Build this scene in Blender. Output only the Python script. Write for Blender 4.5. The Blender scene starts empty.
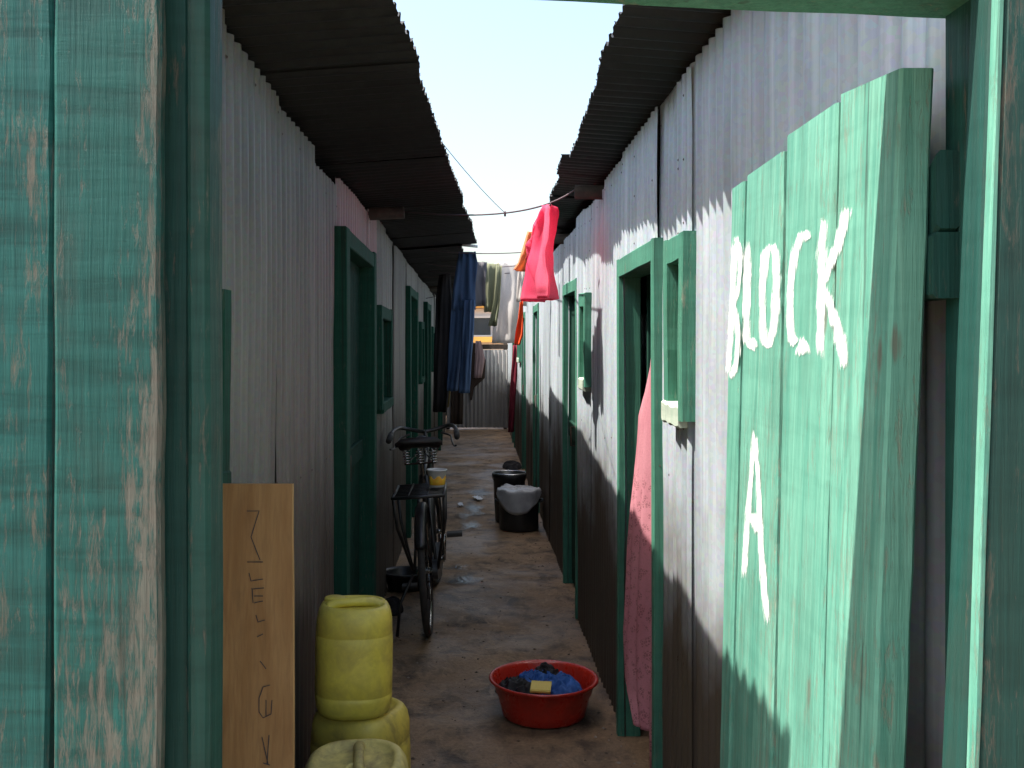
import bpy, bmesh, math, random
from mathutils import Vector, Matrix, noise
R = math.radians
rnd = random.Random(11)
scene = bpy.context.scene
COL = scene.collection
CAM_H = 1.6

def at(x, y, d):                      # a point at depth d seen at picture position x, y
    return Vector(((x - 477) * d / 1000.0, d, CAM_H - (y - 345) * d / 1000.0))

# ------------------------------------------------------------------ node helpers
class NT:
    def __init__(s, name):
        s.m = bpy.data.materials.new(name); s.m.use_nodes = True
        s.t = s.m.node_tree; s.t.nodes.clear()
        s.out = s.t.nodes.new('ShaderNodeOutputMaterial')
        s.b = s.t.nodes.new('ShaderNodeBsdfPrincipled')
        s.t.links.new(s.b.outputs[0], s.out.inputs[0])
        s.co = s.t.nodes.new('ShaderNodeTexCoord').outputs['Object']
    def n(s, typ, **kw):
        nd = s.t.nodes.new(typ)
        for k, v in kw.items(): setattr(nd, k, v)
        return nd
    def put(s, sock, v):
        if isinstance(v, bpy.types.NodeSocket): s.t.links.new(v, sock)
        else:
            if isinstance(v, (tuple, list)) and len(v) == 3 and sock.type == 'RGBA': v = (*v, 1)
            sock.default_value = v
    def mp(s, scale=(1, 1, 1), loc=(0, 0, 0), rot=(0, 0, 0)):
        m = s.n('ShaderNodeMapping'); s.put(m.inputs[0], s.co)
        m.inputs['Scale'].default_value = scale; m.inputs['Location'].default_value = loc; m.inputs['Rotation'].default_value = rot
        return m.outputs[0]
    def noise(s, vec, scale, detail=4, rough=.55, dist=0):
        a = s.n('ShaderNodeTexNoise'); s.put(a.inputs['Vector'], vec)
        a.inputs['Scale'].default_value = scale; a.inputs['Detail'].default_value = detail
        a.inputs['Roughness'].default_value = rough; a.inputs['Distortion'].default_value = dist
        return a.outputs[0]
    def ramp(s, f, stops):
        r = s.n('ShaderNodeValToRGB'); s.put(r.inputs[0], f)
        e = r.color_ramp.elements
        while len(e) < len(stops): e.new(.5)
        for i, (p, c) in enumerate(stops):
            e[i].position = p
            c = (c, c, c) if isinstance(c, (int, float)) else c
            e[i].color = (*c, 1)
        return r.outputs[0]
    def mix(s, f, a, b, mode='MIX'):
        m = s.n('ShaderNodeMix', data_type='RGBA', blend_type=mode)
        s.put(m.inputs['Factor'], f); s.put(m.inputs['A'], a); s.put(m.inputs['B'], b)
        return m.outputs['Result']
    def math(s, op, a, b=0.0, clamp=False):
        m = s.n('ShaderNodeMath', operation=op, use_clamp=clamp)
        s.put(m.inputs[0], a); s.put(m.inputs[1], b)
        return m.outputs[0]
    def z(s):
        x = s.n('ShaderNodeSeparateXYZ'); s.put(x.inputs[0], s.co); return x.outputs[2]
    def bump(s, h, strength=.3, dist=.01):
        b = s.n('ShaderNodeBump'); b.inputs['Strength'].default_value = strength; b.inputs['Distance'].default_value = dist
        s.put(b.inputs['Height'], h); s.put(s.b.inputs['Normal'], b.outputs[0])
    def fin(s, color, rough=.6, metal=0.0, spec=None):
        s.put(s.b.inputs['Base Color'], color); s.put(s.b.inputs['Roughness'], rough); s.put(s.b.inputs['Metallic'], metal)
        if spec is not None: s.b.inputs['Specular IOR Level'].default_value = spec
        return s.m

def paint_mat(name, base, dark, wear=.5, wood=(.21, .165, .125), seed=0.0, band=.25, rough=.5, streak=1.0, bump=.45, low=0.0, edge=None, spec=.32):
    """brushed paint on sawn timber (grain along Z), worn through to the wood"""
    s = NT(name)
    o = (seed, seed * 1.7, seed * .6)
    grain = s.noise(s.mp((60, 60, 1.6), o), 1.0, 6, .62, .6)
    fine = s.noise(s.mp((190, 190, 7), o), 1.0, 5, .65)
    cross = s.noise(s.mp((3, 3, 30), o), 1.0, 5, .62, .25)
    big = s.noise(s.mp((4, 4, 1.1), o), 1.0, 4, .6)
    patch = s.noise(s.mp((26, 26, 7), o), 1.0, 6, .7, .5)
    scr = s.noise(s.mp((120, 120, 14), (seed + 3, seed, 1)), 1.0, 8, .8, .5)
    c = s.mix(s.ramp(grain, [(.32, 0.), (.72, 1.)]), dark, base)
    c = s.mix(s.ramp(cross, [(.38, .0), (.78, band)]), c, tuple(min(1, v * 1.5 + .02) for v in base))
    c = s.mix(s.ramp(cross, [(.30, band * 1.1), (.5, 0.)]), c, tuple(v * .45 for v in dark))
    c = s.mix(s.ramp(big, [(.3, .45), (.7, 0.)]), c, dark)
    # wear: fine streaks and chips where the big patches say so
    w = s.math('ADD', s.math('MULTIPLY', patch, .42), s.math('ADD', s.math('MULTIPLY', scr, .75 * streak), s.math('MULTIPLY', big, .22)))
    if low: w = s.math('ADD', w, s.math('MULTIPLY', s.math('SUBTRACT', 1.75, s.z()), low))
    if edge:
        sx = s.n('ShaderNodeSeparateXYZ'); s.put(sx.inputs[0], s.co)
        w = s.math('ADD', w, s.math('MULTIPLY', s.ramp(s.math('ADD', sx.outputs[0], s.math('MULTIPLY', s.math('SUBTRACT', big, .5), .10)), [(edge[0], 0.), (edge[1], 1.)]), edge[2]))
    lo = .865 - .12 * wear
    wm = s.ramp(w, [(lo - .045, 0.), (lo + .055, 1.)])
    wc = s.mix(fine, tuple(v * .55 for v in wood), wood)
    c = s.mix(s.math('MULTIPLY', wm, .62), c, wc)
    kv = s.n('ShaderNodeTexVoronoi'); s.put(kv.inputs['Vector'], s.mp((7, 7, 2.6), (seed * 3, seed, seed * 2))); kv.inputs['Scale'].default_value = 1.0
    kd = s.math('ADD', kv.outputs['Distance'], s.math('MULTIPLY', s.math('SUBTRACT', fine, .5), .08))
    c = s.mix(s.ramp(kd, [(.0, .75), (.075, .75), (.10, 0.)]), c, tuple(v * .35 for v in wood))
    gr = s.ramp(s.noise(s.mp((9, 9, 2.5), (seed, 4, 2)), 1.0, 7, .7, .5), [(.50, 0.), (.72, .45)])
    c = s.mix(gr, c, tuple(v * .5 + w_ * .12 for v, w_ in zip(dark, wood)))
    crack = s.ramp(s.noise(s.mp((38, 38, .7), (seed * 2, 1, seed)), 1.0, 3, .5, .3), [(.30, 1.), (.345, 0.)])
    c = s.mix(s.math('MULTIPLY', crack, .55), c, (.02, .025, .02))
    h = s.math('ADD', s.math('MULTIPLY', grain, .6), s.math('ADD', s.math('MULTIPLY', fine, .4), s.math('SUBTRACT', s.math('MULTIPLY', cross, band * .9), s.math('MULTIPLY', wm, .35))))
    s.bump(h, bump, .006)
    return s.fin(c, s.ramp(fine, [(.3, rough), (.7, rough + .25)]), 0., spec)

def tin_mat(name, lo, hi, dirt=.35, rust=.2, metal=.3, rough=.42, tint=None):
    s = NT(name)
    rn = s.n('ShaderNodeObjectInfo').outputs['Random']
    st = s.noise(s.mp((9, 9, .55)), 1.0, 6, .62, .25)
    st2 = s.noise(s.mp((70, 70, 1.2), (4, 2, 1)), 1.0, 5, .6)
    bl = s.noise(s.mp((2.1, 2.1, 1.6), (9, 4, 2)), 1.0, 5, .6)
    vo = s.n('ShaderNodeTexVoronoi'); s.put(vo.inputs['Vector'], s.mp((1, 1, 1))); vo.inputs['Scale'].default_value = 85
    c = s.mix(s.ramp(st, [(.3, 0.), (.7, 1.)]), lo, hi)
    c = s.mix(s.ramp(st2, [(.35, .35), (.62, 0.)]), c, tuple(v * .62 for v in lo))
    c = s.mix(.10, c, vo.outputs['Color'], 'OVERLAY')
    c = s.mix(s.math('MULTIPLY', rn, .5), c, tuple(v * .55 for v in lo))
    ss = s.ramp(s.noise(s.mp((26, 26, .35), (2, 8, 1)), 1.0, 5, .65), [(.52, 0.), (.72, .5)])
    c = s.mix(ss, c, tuple(min(.8, v * 1.25) for v in hi))
    if tint: c = s.mix(s.ramp(bl, [(.35, .15), (.65, .55)]), c, tint)
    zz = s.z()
    dirt_shade = s.math('MULTIPLY', s.ramp(s.math('ADD', s.math('MULTIPLY', zz, .55), s.math('MULTIPLY', bl, -.75)), [(0., 1.), (.32, 0.)]), dirt * 1.8, True)  # dirt splash, made stronger low down to paint in the lower wall's shade
    dirt_shade = s.math('MAXIMUM', dirt_shade, s.math('MULTIPLY', s.ramp(bl, [(.55, 0.), (.8, 1.)]), dirt * .35))
    c = s.mix(dirt_shade, c, (.065, .050, .037))
    ru = s.ramp(s.noise(s.mp((5, 5, 1.3), (1, 7, 3)), 1.0, 8, .7, .3), [(.72 - .12 * rust, 0.), (.80 - .12 * rust, 1.)])
    ru = s.math('MULTIPLY', ru, .75)
    c = s.mix(ru, c, s.mix(st2, (.12, .045, .02), (.24, .11, .05)))
    s.bump(s.math('ADD', s.math('MULTIPLY', bl, 1.0), s.math('MULTIPLY', st2, .06)), .35, .02)
    m2 = s.math('MULTIPLY', s.math('SUBTRACT', 1.0, s.math('MAXIMUM', dirt_shade, ru)), metal, True)
    return s.fin(c, s.ramp(st, [(.3, rough - .05), (.75, rough + .2)]), m2)

def simple_mat(name, a, b=None, rough=.5, scale=12, metal=0., bump=.15, bdist=.004, det=5, spec=None, stain=None, stain_amt=.4, coat=0.):
    s = NT(name)
    n1 = s.noise(s.mp(), scale, det, .6)
    n2 = s.noise(s.mp((1, 1, 1), (3, 5, 7)), scale * .3, 6, .65, .4)
    c = s.mix(s.ramp(n1, [(.3, 0.), (.7, 1.)]), a, b or tuple(v * .75 for v in a))
    if stain: c = s.mix(s.math('MULTIPLY', s.ramp(n2, [(.45, 0.), (.68, 1.)]), stain_amt), c, stain)
    if bump: s.bump(s.math('ADD', n1, n2), bump, bdist)
    s.b.inputs['Coat Weight'].default_value = coat
    return s.fin(c, s.ramp(n2, [(.3, max(.03, rough - .07)), (.7, min(1, rough + .12))]), metal, spec)

def cloth_mat(name, a, b=None, trans=.25, weave=900, patch=3, rough=.9, lace=0.):
    s = NT(name)
    n1 = s.noise(s.mp((1, 1, .4)), patch, 5, .6)
    n2 = s.noise(s.mp(), weave * .2, 2, .6)
    c = s.mix(s.ramp(n1, [(.35, 0.), (.65, 1.)]), a, b or tuple(v * .7 for v in a))
    c = s.mix(s.ramp(n2, [(.3, .25), (.6, 0.)]), c, tuple(v * .5 for v in a))
    s.bump(s.math('ADD', n1, s.math('MULTIPLY', n2, .25)), .4, .006)
    s.fin(c, rough, 0., .2)
    tr = s.n('ShaderNodeBsdfTranslucent'); s.put(tr.inputs[0], c)
    mx = s.n('ShaderNodeMixShader'); mx.inputs[0].default_value = trans
    s.t.links.new(s.b.outputs[0], mx.inputs[1]); s.t.links.new(tr.outputs[0], mx.inputs[2])
    last = mx.outputs[0]
    if lace:
        v = s.n('ShaderNodeTexVoronoi', feature='DISTANCE_TO_EDGE'); s.put(v.inputs['Vector'], s.mp((1, 1, .8))); v.inputs['Scale'].default_value = 26
        v2 = s.n('ShaderNodeTexVoronoi', feature='DISTANCE_TO_EDGE'); s.put(v2.inputs['Vector'], s.mp()); v2.inputs['Scale'].default_value = 110
        hole = s.math('MULTIPLY', s.ramp(v.outputs['Distance'], [(.12, 0.), (.2, 1.)]), s.ramp(v2.outputs['Distance'], [(.08, 0.), (.16, 1.)]))
        zone = s.ramp(s.z(), [(.0, 1.), (.95, 1.), (1.0, 0.)])
        tp = s.n('ShaderNodeBsdfTransparent'); m3 = s.n('ShaderNodeMixShader')
        s.put(m3.inputs[0], s.math('MULTIPLY', s.math('MULTIPLY', hole, zone), lace))
        s.t.links.new(last, m3.inputs[1]); s.t.links.new(tp.outputs[0], m3.inputs[2]); last = m3.outputs[0]
    s.t.links.new(last, s.out.inputs[0])
    return s.m

# ------------------------------------------------------------------ mesh builder
class MB:
    def __init__(s): s.v = []; s.f = []; s.mi = []; s.cur = 0
    def add(s, vs, fs):
        b = len(s.v); s.v += [tuple(p) for p in vs]
        for f in fs: s.f.append([b + i for i in f]); s.mi.append(s.cur)
        return b
    def loft(s, rings, cap=True, closed=True):
        n = len(rings[0]); vs = [p for r in rings for p in r]; fs = []
        for i in range(len(rings) - 1):
            for j in range(n if closed else n - 1):
                k = (j + 1) % n
                fs.append((i * n + j, i * n + k, (i + 1) * n + k, (i + 1) * n + j))
        if cap and closed:
            fs.append(tuple(range(n))[::-1]); fs.append(tuple(range((len(rings) - 1) * n, len(rings) * n)))
        s.add(vs, fs)
    def plank(s, a, b, w, t, nseg=10, jit=.002, ch=.003, warp=.0, taper=None, rs=None):
        """sawn board from a to b; w and t full width and thickness vectors"""
        a, b, w, t = Vector(a), Vector(b), Vector(w), Vector(t)
        q = rs or rnd
        wl, tl = w.length, t.length; wu, tu = w / wl, t / tl
        c = min(ch, wl * .3, tl * .3); rings = []; ph = q.random() * 6
        for i in range(nseg + 1):
            k = i / nseg; p = a.lerp(b, k) + tu * warp * math.sin(k * 4 + ph)
            f = taper(k) if taper else 1.0
            hl = wl / 2 * f + q.uniform(-jit, jit); hr = wl / 2 * f + q.uniform(-jit, jit); ht = tl / 2 + q.uniform(-jit, jit) * .25
            rings.append([p + wu * x + tu * y for x, y in ((-hl, -ht + c), (-hl + c, -ht), (hr - c, -ht), (hr, -ht + c), (hr, ht - c), (hr - c, ht), (-hl + c, ht), (-hl, ht - c))])
        s.loft(rings)
    def box(s, lo, hi, ch=.004):
        lo, hi = Vector(lo), Vector(hi); m = (lo + hi) / 2
        s.plank((m.x, m.y, lo.z), (m.x, m.y, hi.z), (hi.x - lo.x, 0, 0), (0, hi.y - lo.y, 0), 1, 0, ch)
    def tube(s, pts, r, n=8, cap=True):
        pts = [Vector(p) for p in pts]; rings = []
        rr = r if isinstance(r, (list, tuple)) else [r] * len(pts)
        up = None
        for i, p in enumerate(pts):
            d = (pts[min(i + 1, len(pts) - 1)] - pts[max(i - 1, 0)])
            d = d.normalized() if d.length > 1e-9 else Vector((0, 0, 1))
            if up is None: up = Vector((0, 0, 1)) if abs(d.z) < .9 else Vector((1, 0, 0))
            x = d.cross(up)
            if x.length < 1e-6: x = d.cross(Vector((0, 1, 0)))
            x.normalize(); y = x.cross(d).normalized(); up = y
            rings.append([p + (x * math.cos(2 * math.pi * k / n) + y * math.sin(2 * math.pi * k / n)) * rr[i] for k in range(n)])
        s.loft(rings, cap)
    def torus(s, c, R_, r, axis='x', n=48, m=8, squash=1.0):
        rings = []; c = Vector(c)
        vs = []; fs = []
        for i in range(n):
            a = 2 * math.pi * i / n
            for j in range(m):
                b = 2 * math.pi * j / m
                q = R_ + r * math.cos(b); h = r * squash * math.sin(b)
                if axis == 'x': p = Vector((h, q * math.cos(a), q * math.sin(a)))
                else: p = Vector((q * math.cos(a), q * math.sin(a), h))
                vs.append(c + p)
        for i in range(n):
            for j in range(m):
                fs.append((i * m + j, ((i + 1) % n) * m + j, ((i + 1) % n) * m + (j + 1) % m, i * m + (j + 1) % m))
        s.add(vs, fs)
    def lathe(s, prof, c=(0, 0, 0), n=40, cap=False, sq=2.0, sx=1, sy=1):
        """revolve (r, z); sq > 2 makes the section a rounded square"""
        rings = []; c = Vector(c)
        for r, z in prof:
            ring = []
            for k in range(n):
                a = 2 * math.pi * k / n; ca, sa = math.cos(a), math.sin(a)
                g = (abs(ca) ** sq + abs(sa) ** sq) ** (-1 / sq)
                ring.append(c + Vector((r * g * ca * sx, r * g * sa * sy, z)))
            rings.append(ring)
        s.loft(rings, cap)
    def obj(s, name, mats, parent=None, smooth=False, world=True, bevel=0, auto=False):
        me = bpy.data.meshes.new(name); me.from_pydata(s.v, [], s.f); me.validate()
        for m in (mats if isinstance(mats, (list, tuple)) else [mats]): me.materials.append(m)
        if len(me.polygons) == len(s.mi):
            for p, i in zip(me.polygons, s.mi): p.material_index = i
        bm = bmesh.new(); bm.from_mesh(me); bmesh.ops.recalc_face_normals(bm, faces=bm.faces); bm.to_mesh(me); bm.free()
        if smooth:
            for p in me.polygons: p.use_smooth = True
        o = bpy.data.objects.new(name, me); COL.objects.link(o)
        if parent:
            if world:
                me.transform(WM(parent).inverted())
            o.parent = parent
        if auto and smooth:
            me.set_sharp_from_angle(angle=R(35))
        return o

def WM(o):
    m = o.matrix_basis.copy()
    while o.parent: o = o.parent; m = o.matrix_basis @ m
    return m
def thing(name, label, cat, loc=(0, 0, 0), rot=(0, 0, 0), group=None):
    o = bpy.data.objects.new(name, None); COL.objects.link(o)
    o.location = loc; o.rotation_euler = rot; o.empty_display_size = .1
    tag(o, label, cat, group); return o
def tag(o, label, cat, group=None):
    o['label'] = label; o['category'] = cat
    if group: o['group'] = group
    return o
def recenter(o):
    """put the origin of a single-mesh thing at the middle of its base"""
    vs = [v.co for v in o.data.vertices]
    c = Vector(((min(v.x for v in vs) + max(v.x for v in vs)) / 2, (min(v.y for v in vs) + max(v.y for v in vs)) / 2, min(v.z for v in vs)))
    o.data.transform(Matrix.Translation(-c)); o.location = c; return o

# ------------------------------------------------------------------ materials
TEAL = (.040, .235, .180)
M = dict(
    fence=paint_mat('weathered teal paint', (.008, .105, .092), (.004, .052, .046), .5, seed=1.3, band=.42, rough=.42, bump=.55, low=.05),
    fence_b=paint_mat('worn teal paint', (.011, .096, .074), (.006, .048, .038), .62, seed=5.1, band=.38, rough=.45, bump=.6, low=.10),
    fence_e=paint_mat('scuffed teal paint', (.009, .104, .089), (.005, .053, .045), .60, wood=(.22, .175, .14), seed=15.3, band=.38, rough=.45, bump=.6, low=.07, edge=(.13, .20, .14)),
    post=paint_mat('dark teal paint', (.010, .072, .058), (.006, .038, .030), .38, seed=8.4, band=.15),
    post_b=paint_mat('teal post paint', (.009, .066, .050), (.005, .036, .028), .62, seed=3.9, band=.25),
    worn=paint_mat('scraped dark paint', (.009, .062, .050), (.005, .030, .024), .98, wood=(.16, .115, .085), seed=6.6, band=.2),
    leaf=paint_mat('chalky mint paint', (.185, .415, .315), (.055, .215, .158), .66, wood=(.34, .32, .24), seed=2.2, band=.10, rough=.6, bump=.6, low=.03),
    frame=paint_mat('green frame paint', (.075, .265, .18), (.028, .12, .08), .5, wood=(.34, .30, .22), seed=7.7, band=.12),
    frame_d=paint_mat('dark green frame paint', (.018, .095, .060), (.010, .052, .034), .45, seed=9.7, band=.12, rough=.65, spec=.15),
    panel=paint_mat('green door panel paint', (.011, .055, .038), (.007, .032, .022), .4, seed=12.7, band=.15, rough=.7, spec=.12),
    bare=paint_mat('bleached timber', (.50, .52, .44), (.30, .38, .30), .5, wood=(.5, .45, .38), seed=4.4),
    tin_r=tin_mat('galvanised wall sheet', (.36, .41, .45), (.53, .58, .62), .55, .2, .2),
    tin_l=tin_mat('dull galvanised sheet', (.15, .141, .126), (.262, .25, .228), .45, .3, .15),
    tin_flare=tin_mat('warm galvanised sheet with flare tint', (.24, .19, .18), (.36, .30, .29), .35, .2, .15, tint=(.38, .19, .19)),  # warmer sheet; its pink tint paints lens flare into the colour
    tin_g=tin_mat('rusting gate sheet', (.48, .465, .44), (.68, .66, .64), .35, .55, .2),
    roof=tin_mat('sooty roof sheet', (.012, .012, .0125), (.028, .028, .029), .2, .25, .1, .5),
    log=simple_mat('rough pole timber', (.06, .044, .033), (.03, .023, .018), .85, 25),
    nail=simple_mat('rusty nail', (.06, .035, .025), None, .7, 40, .3),
    wire=simple_mat('clothes line cord', (.10, .07, .08), None, .8, 40),
    black=simple_mat('black enamel', (.012, .012, .013), (.02, .02, .02), .35, 30, 0, .1, stain=(.07, .05, .035), stain_amt=.35),
    rubber=simple_mat('dusty tyre rubber', (.022, .02, .019), (.05, .042, .035), .75, 18),
    chrome=simple_mat('pitted chrome', (.55, .55, .55), (.4, .38, .36), .2, 30, .95, .05),
    steel=simple_mat('tarnished steel', (.10, .095, .09), (.05, .045, .04), .35, 30, .7, .1),
    leather=simple_mat('black saddle leather', (.014, .013, .013), (.03, .025, .022), .45, 30),
    can=simple_mat('yellow jerrican plastic', (.74, .62, .10), (.64, .53, .08), .38, 38, 0, .12, .006, stain=(.34, .26, .08), stain_amt=.5),
    can_d=simple_mat('grimy yellow plastic', (.72, .57, .10), (.58, .45, .09), .5, 34, 0, .18, .006, stain=(.17, .12, .06), stain_amt=.75),
    can_e=simple_mat('faded muddy yellow plastic', (.68, .56, .19), (.54, .43, .14), .55, 34, 0, .2, .006, stain=(.15, .11, .065), stain_amt=.8),
    red=simple_mat('red basin plastic', (.50, .028, .014), (.44, .022, .012), .28, 45, 0, .03, stain=(.22, .03, .02), stain_amt=.45),
    soap=simple_mat('yellow bar soap', (.70, .52, .10), (.62, .46, .09), .55, 20),
    drum=simple_mat('black bucket plastic', (.012, .012, .013), (.02, .02, .021), .32, 10, 0, .1),
    pbag=simple_mat('whitish plastic bag', (.42, .42, .42), (.30, .30, .31), .35, 14, 0, .25),
    white=simple_mat('white bucket plastic', (.72, .72, .70), (.62, .62, .60), .35, 8),
    label=simple_mat('orange tub print', (.85, .33, .03), (.85, .60, .05), .45, 45, bump=0),
    paper=simple_mat('scrap paper', (.72, .73, .75), (.60, .61, .63), .7, 20),
    ply=None, ink=simple_mat('blue ink', (.075, .06, .06), None, .6, 30, bump=0),
    paintw=None,
    denim=cloth_mat('blue denim', (.05, .09, .17), (.085, .14, .25), .15),
    wetblue=cloth_mat('wet blue cotton', (.022, .075, .26), (.045, .14, .42), .05, rough=.55, patch=18),
    wetdark=cloth_mat('wet dark cotton', (.012, .012, .015), (.035, .032, .03), .03, rough=.5, patch=18),
    greycloth=cloth_mat('grey cotton', (.20, .19, .20), None, .3),
    olive=cloth_mat('olive cotton', (.33, .34, .22), None, .4),
    cream=cloth_mat('off white cotton', (.84, .80, .77), (.74, .70, .67), .6),
    pinkc=cloth_mat('crimson cotton', (.86, .075, .19), (.85, .20, .30), .55),
    hotpink=cloth_mat('deep pink cotton', (.82, .16, .28), None, .5),
    orange=cloth_mat('orange cotton', (.85, .36, .18), None, .55),
    orangered=cloth_mat('vermilion cloth', (.80, .11, .03), None, .35),
    maroon=cloth_mat('maroon cloth', (.17, .018, .035), None, .15),
    darkcl=cloth_mat('charcoal cloth', (.018, .017, .018), (.035, .03, .03), .05),
    yellowcl=cloth_mat('mustard cloth', (.34, .24, .09), None, .15),
    rosetow=cloth_mat('faded rose cloth', (.42, .29, .28), None, .2),
    browncl=cloth_mat('brown cloth', (.06, .04, .03), None, .1),
    lace=cloth_mat('pink lace', (.60, .27, .31), (.50, .20, .24), .3, lace=.45, patch=10),
    plaster=simple_mat('white plaster', (.72, .71, .68), (.62, .61, .58), .8, 2),
    fascia=simple_mat('orange fascia paint', (.78, .36, .08), (.78, .48, .10), .5, 3),
    glassd=simple_mat('dark window glass', (.05, .06, .07), None, .1, 3, bump=0),
    cem=simple_mat('cement footing', (.10, .075, .055), (.06, .046, .034), .9, 9, bump=.4, bdist=.01),
)
def lettering_mat():
    s = NT('white brushed lettering')
    g_ = s.noise(s.mp((90, 90, 6)), 1.0, 6, .7); f = s.noise(s.mp((60, 60, 30), (3, 3, 3)), 1.0, 5, .7)
    s.fin(s.mix(g_, (.70, .78, .73), (.82, .83, .80)), .6)
    e = s.math('ADD', s.n('ShaderNodeAttribute', attribute_name='edge').outputs['Fac'], s.math('MULTIPLY', s.math('SUBTRACT', s.math('ADD', s.math('MULTIPLY', g_, .6), s.math('MULTIPLY', f, .6)), .60), 3.2))
    tp = s.n('ShaderNodeBsdfTransparent'); mx = s.n('ShaderNodeMixShader'); s.put(mx.inputs[0], s.ramp(e, [(.15, 0.), (.75, .95)]))
    s.t.links.new(tp.outputs[0], mx.inputs[1]); s.t.links.new(s.b.outputs[0], mx.inputs[2]); s.t.links.new(mx.outputs[0], s.out.inputs[0])
    return s.m
M['paintw'] = lettering_mat()
def ply_mat():
    s = NT('raw plywood')
    g = s.noise(s.mp((22, 22, 2.2), (2, 1, 3)), 1.0, 6, .6, 1.2)
    f = s.noise(s.mp((160, 160, 5)), 1.0, 4, .6)
    k = s.noise(s.mp((7, 7, 3), (5, 1, 0)), 1.0, 6, .65)
    c = s.mix(s.ramp(g, [(.35, 0.), (.65, 1.)]), (.33, .165, .060), (.44, .245, .10))
    c = s.mix(s.ramp(f, [(.3, .35), (.55, 0.)]), c, (.20, .11, .05))
    c = s.mix(s.math('MULTIPLY', s.ramp(k, [(.58, 0.), (.72, 1.)]), .55), c, (.10, .07, .045))
    s.bump(f, .2, .002)
    return s.fin(c, .62)
M['ply'] = ply_mat()

def ground_mat():
    s = NT('trodden cement and dirt')
    a = s.noise(s.mp((1, 1, 1)), .9, 8, .62, .6)
    b = s.noise(s.mp((1, 1, 1), (4, 9, 0)), 4.2, 8, .66, .5)
    c3 = s.noise(s.mp((2.0, 1.1, 1), (1, 3, 0)), 6, 7, .68, .8)
    f = s.noise(s.mp(), 60, 4, .7)
    g = s.noise(s.mp((1, 1, 1), (7, 7, 7)), 240, 2, .6)
    c = s.mix(s.ramp(a, [(.35, 0.), (.65, 1.)]), (.195, .122, .068), (.33, .215, .122))
    c = s.mix(s.ramp(b, [(.36, .8), (.52, 0.)]), c, (.036, .025, .017))
    c = s.mix(s.ramp(c3, [(.52, 0.), (.68, .55)]), c, (.42, .28, .16))
    c = s.mix(s.ramp(c3, [(.28, .7), (.42, 0.)]), c, (.036, .026, .019))
    c = s.mix(s.ramp(f, [(.3, .35), (.55, 0.)]), c, (.036, .026, .018))
    h = s.math('ADD', s.math('MULTIPLY', b, 1.0), s.math('ADD', s.math('MULTIPLY', f, .22), s.math('MULTIPLY', g, .08)))
    s.bump(h, .55, .03)
    wet = s.ramp(s.noise(s.mp((1, 1, 1), (2, 2, 0)), 1.3, 6, .6, .4), [(.42, .42), (.6, .85)])
    return s.fin(c, wet)
M['ground'] = ground_mat()
def water_mat():
    s = NT('shallow dirty water')
    n = s.noise(s.mp(), 30, 3, .5)
    s.bump(n, .25, .01)
    m = s.fin((.035, .034, .036), .16, 0., .4)
    at_ = s.n('ShaderNodeAttribute', attribute_name='edge'); e = s.math('ADD', at_.outputs['Fac'], s.math('MULTIPLY', s.math('SUBTRACT', s.noise(s.mp(), 9, 6, .65), .5), 1.2))
    tp = s.n('ShaderNodeBsdfTransparent'); mx = s.n('ShaderNodeMixShader'); s.put(mx.inputs[0], s.ramp(e, [(.15, 0.), (.8, .55)]))
    s.t.links.new(tp.outputs[0], mx.inputs[1]); s.t.links.new(s.b.outputs[0], mx.inputs[2]); s.t.links.new(mx.outputs[0], s.out.inputs[0])
    return m
M['water'] = water_mat()

# ------------------------------------------------------------------ ground
g = MB()
xs = [-150, -40, -12, -4] + [-2 + .1 * i for i in range(41)] + [4, 12, 40, 150]
ys = [-150, -40, -10, -2] + [.1 * i for i in range(221)] + [26, 34, 50, 90, 200]
def gz(x, y):
    if abs(x) > 1.9 or y < -1 or y > 22: return 0.0
    return .008 * noise.noise(Vector((x * 1.6, y * 1.1, 0))) + .004 * noise.noise(Vector((x * 5, y * 4, 3)))
vs = [(x, y, gz(x, y)) for y in ys for x in xs]
nx = len(xs)
g.add(vs, [(j * nx + i, j * nx + i + 1, (j + 1) * nx + i + 1, (j + 1) * nx + i) for j in range(len(ys) - 1) for i in range(nx - 1)])
go = g.obj('ground', M['ground'], smooth=True); go['kind'] = 'structure'

def edge_attr(o, vals):
    a = o.data.attributes.new('edge', 'FLOAT', 'POINT')
    for i, v in enumerate(vals): a.data[i].value = v
def puddle(cx, cy, rx, ry, seed):
    mb = MB(); n = 48; pts = []
    for k in range(n):
        a = 2 * math.pi * k / n
        q = 1 + .55 * noise.noise(Vector((math.cos(a) * 1.3 + seed, math.sin(a) * 1.3, seed))) + .3 * noise.noise(Vector((math.cos(a) * 3, math.sin(a) * 4, seed)))
        pts.append(Vector((cx + rx * q * math.cos(a), cy + ry * q * math.sin(a), .0125)))
    mb.add([(cx, cy, .0125)] + pts, [(0, 1 + k, 1 + (k + 1) % n) for k in range(n)])
    o = mb.obj('puddle', M['water']); o['kind'] = 'structure'; edge_attr(o, [1.0] + [0.0] * n)
puddle(-.115, 6.75, .20, .17, 1.0); puddle(-.16, 7.15, .15, .12, 6.0)
puddle(-.03, 9.7, .16, .5, 3.0); puddle(.02, 10.7, .15, .5, 8.0); puddle(-.07, 8.8, .15, .35, 12.0); puddle(-.13, 9.3, .10, .3, 15.0)

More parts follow.
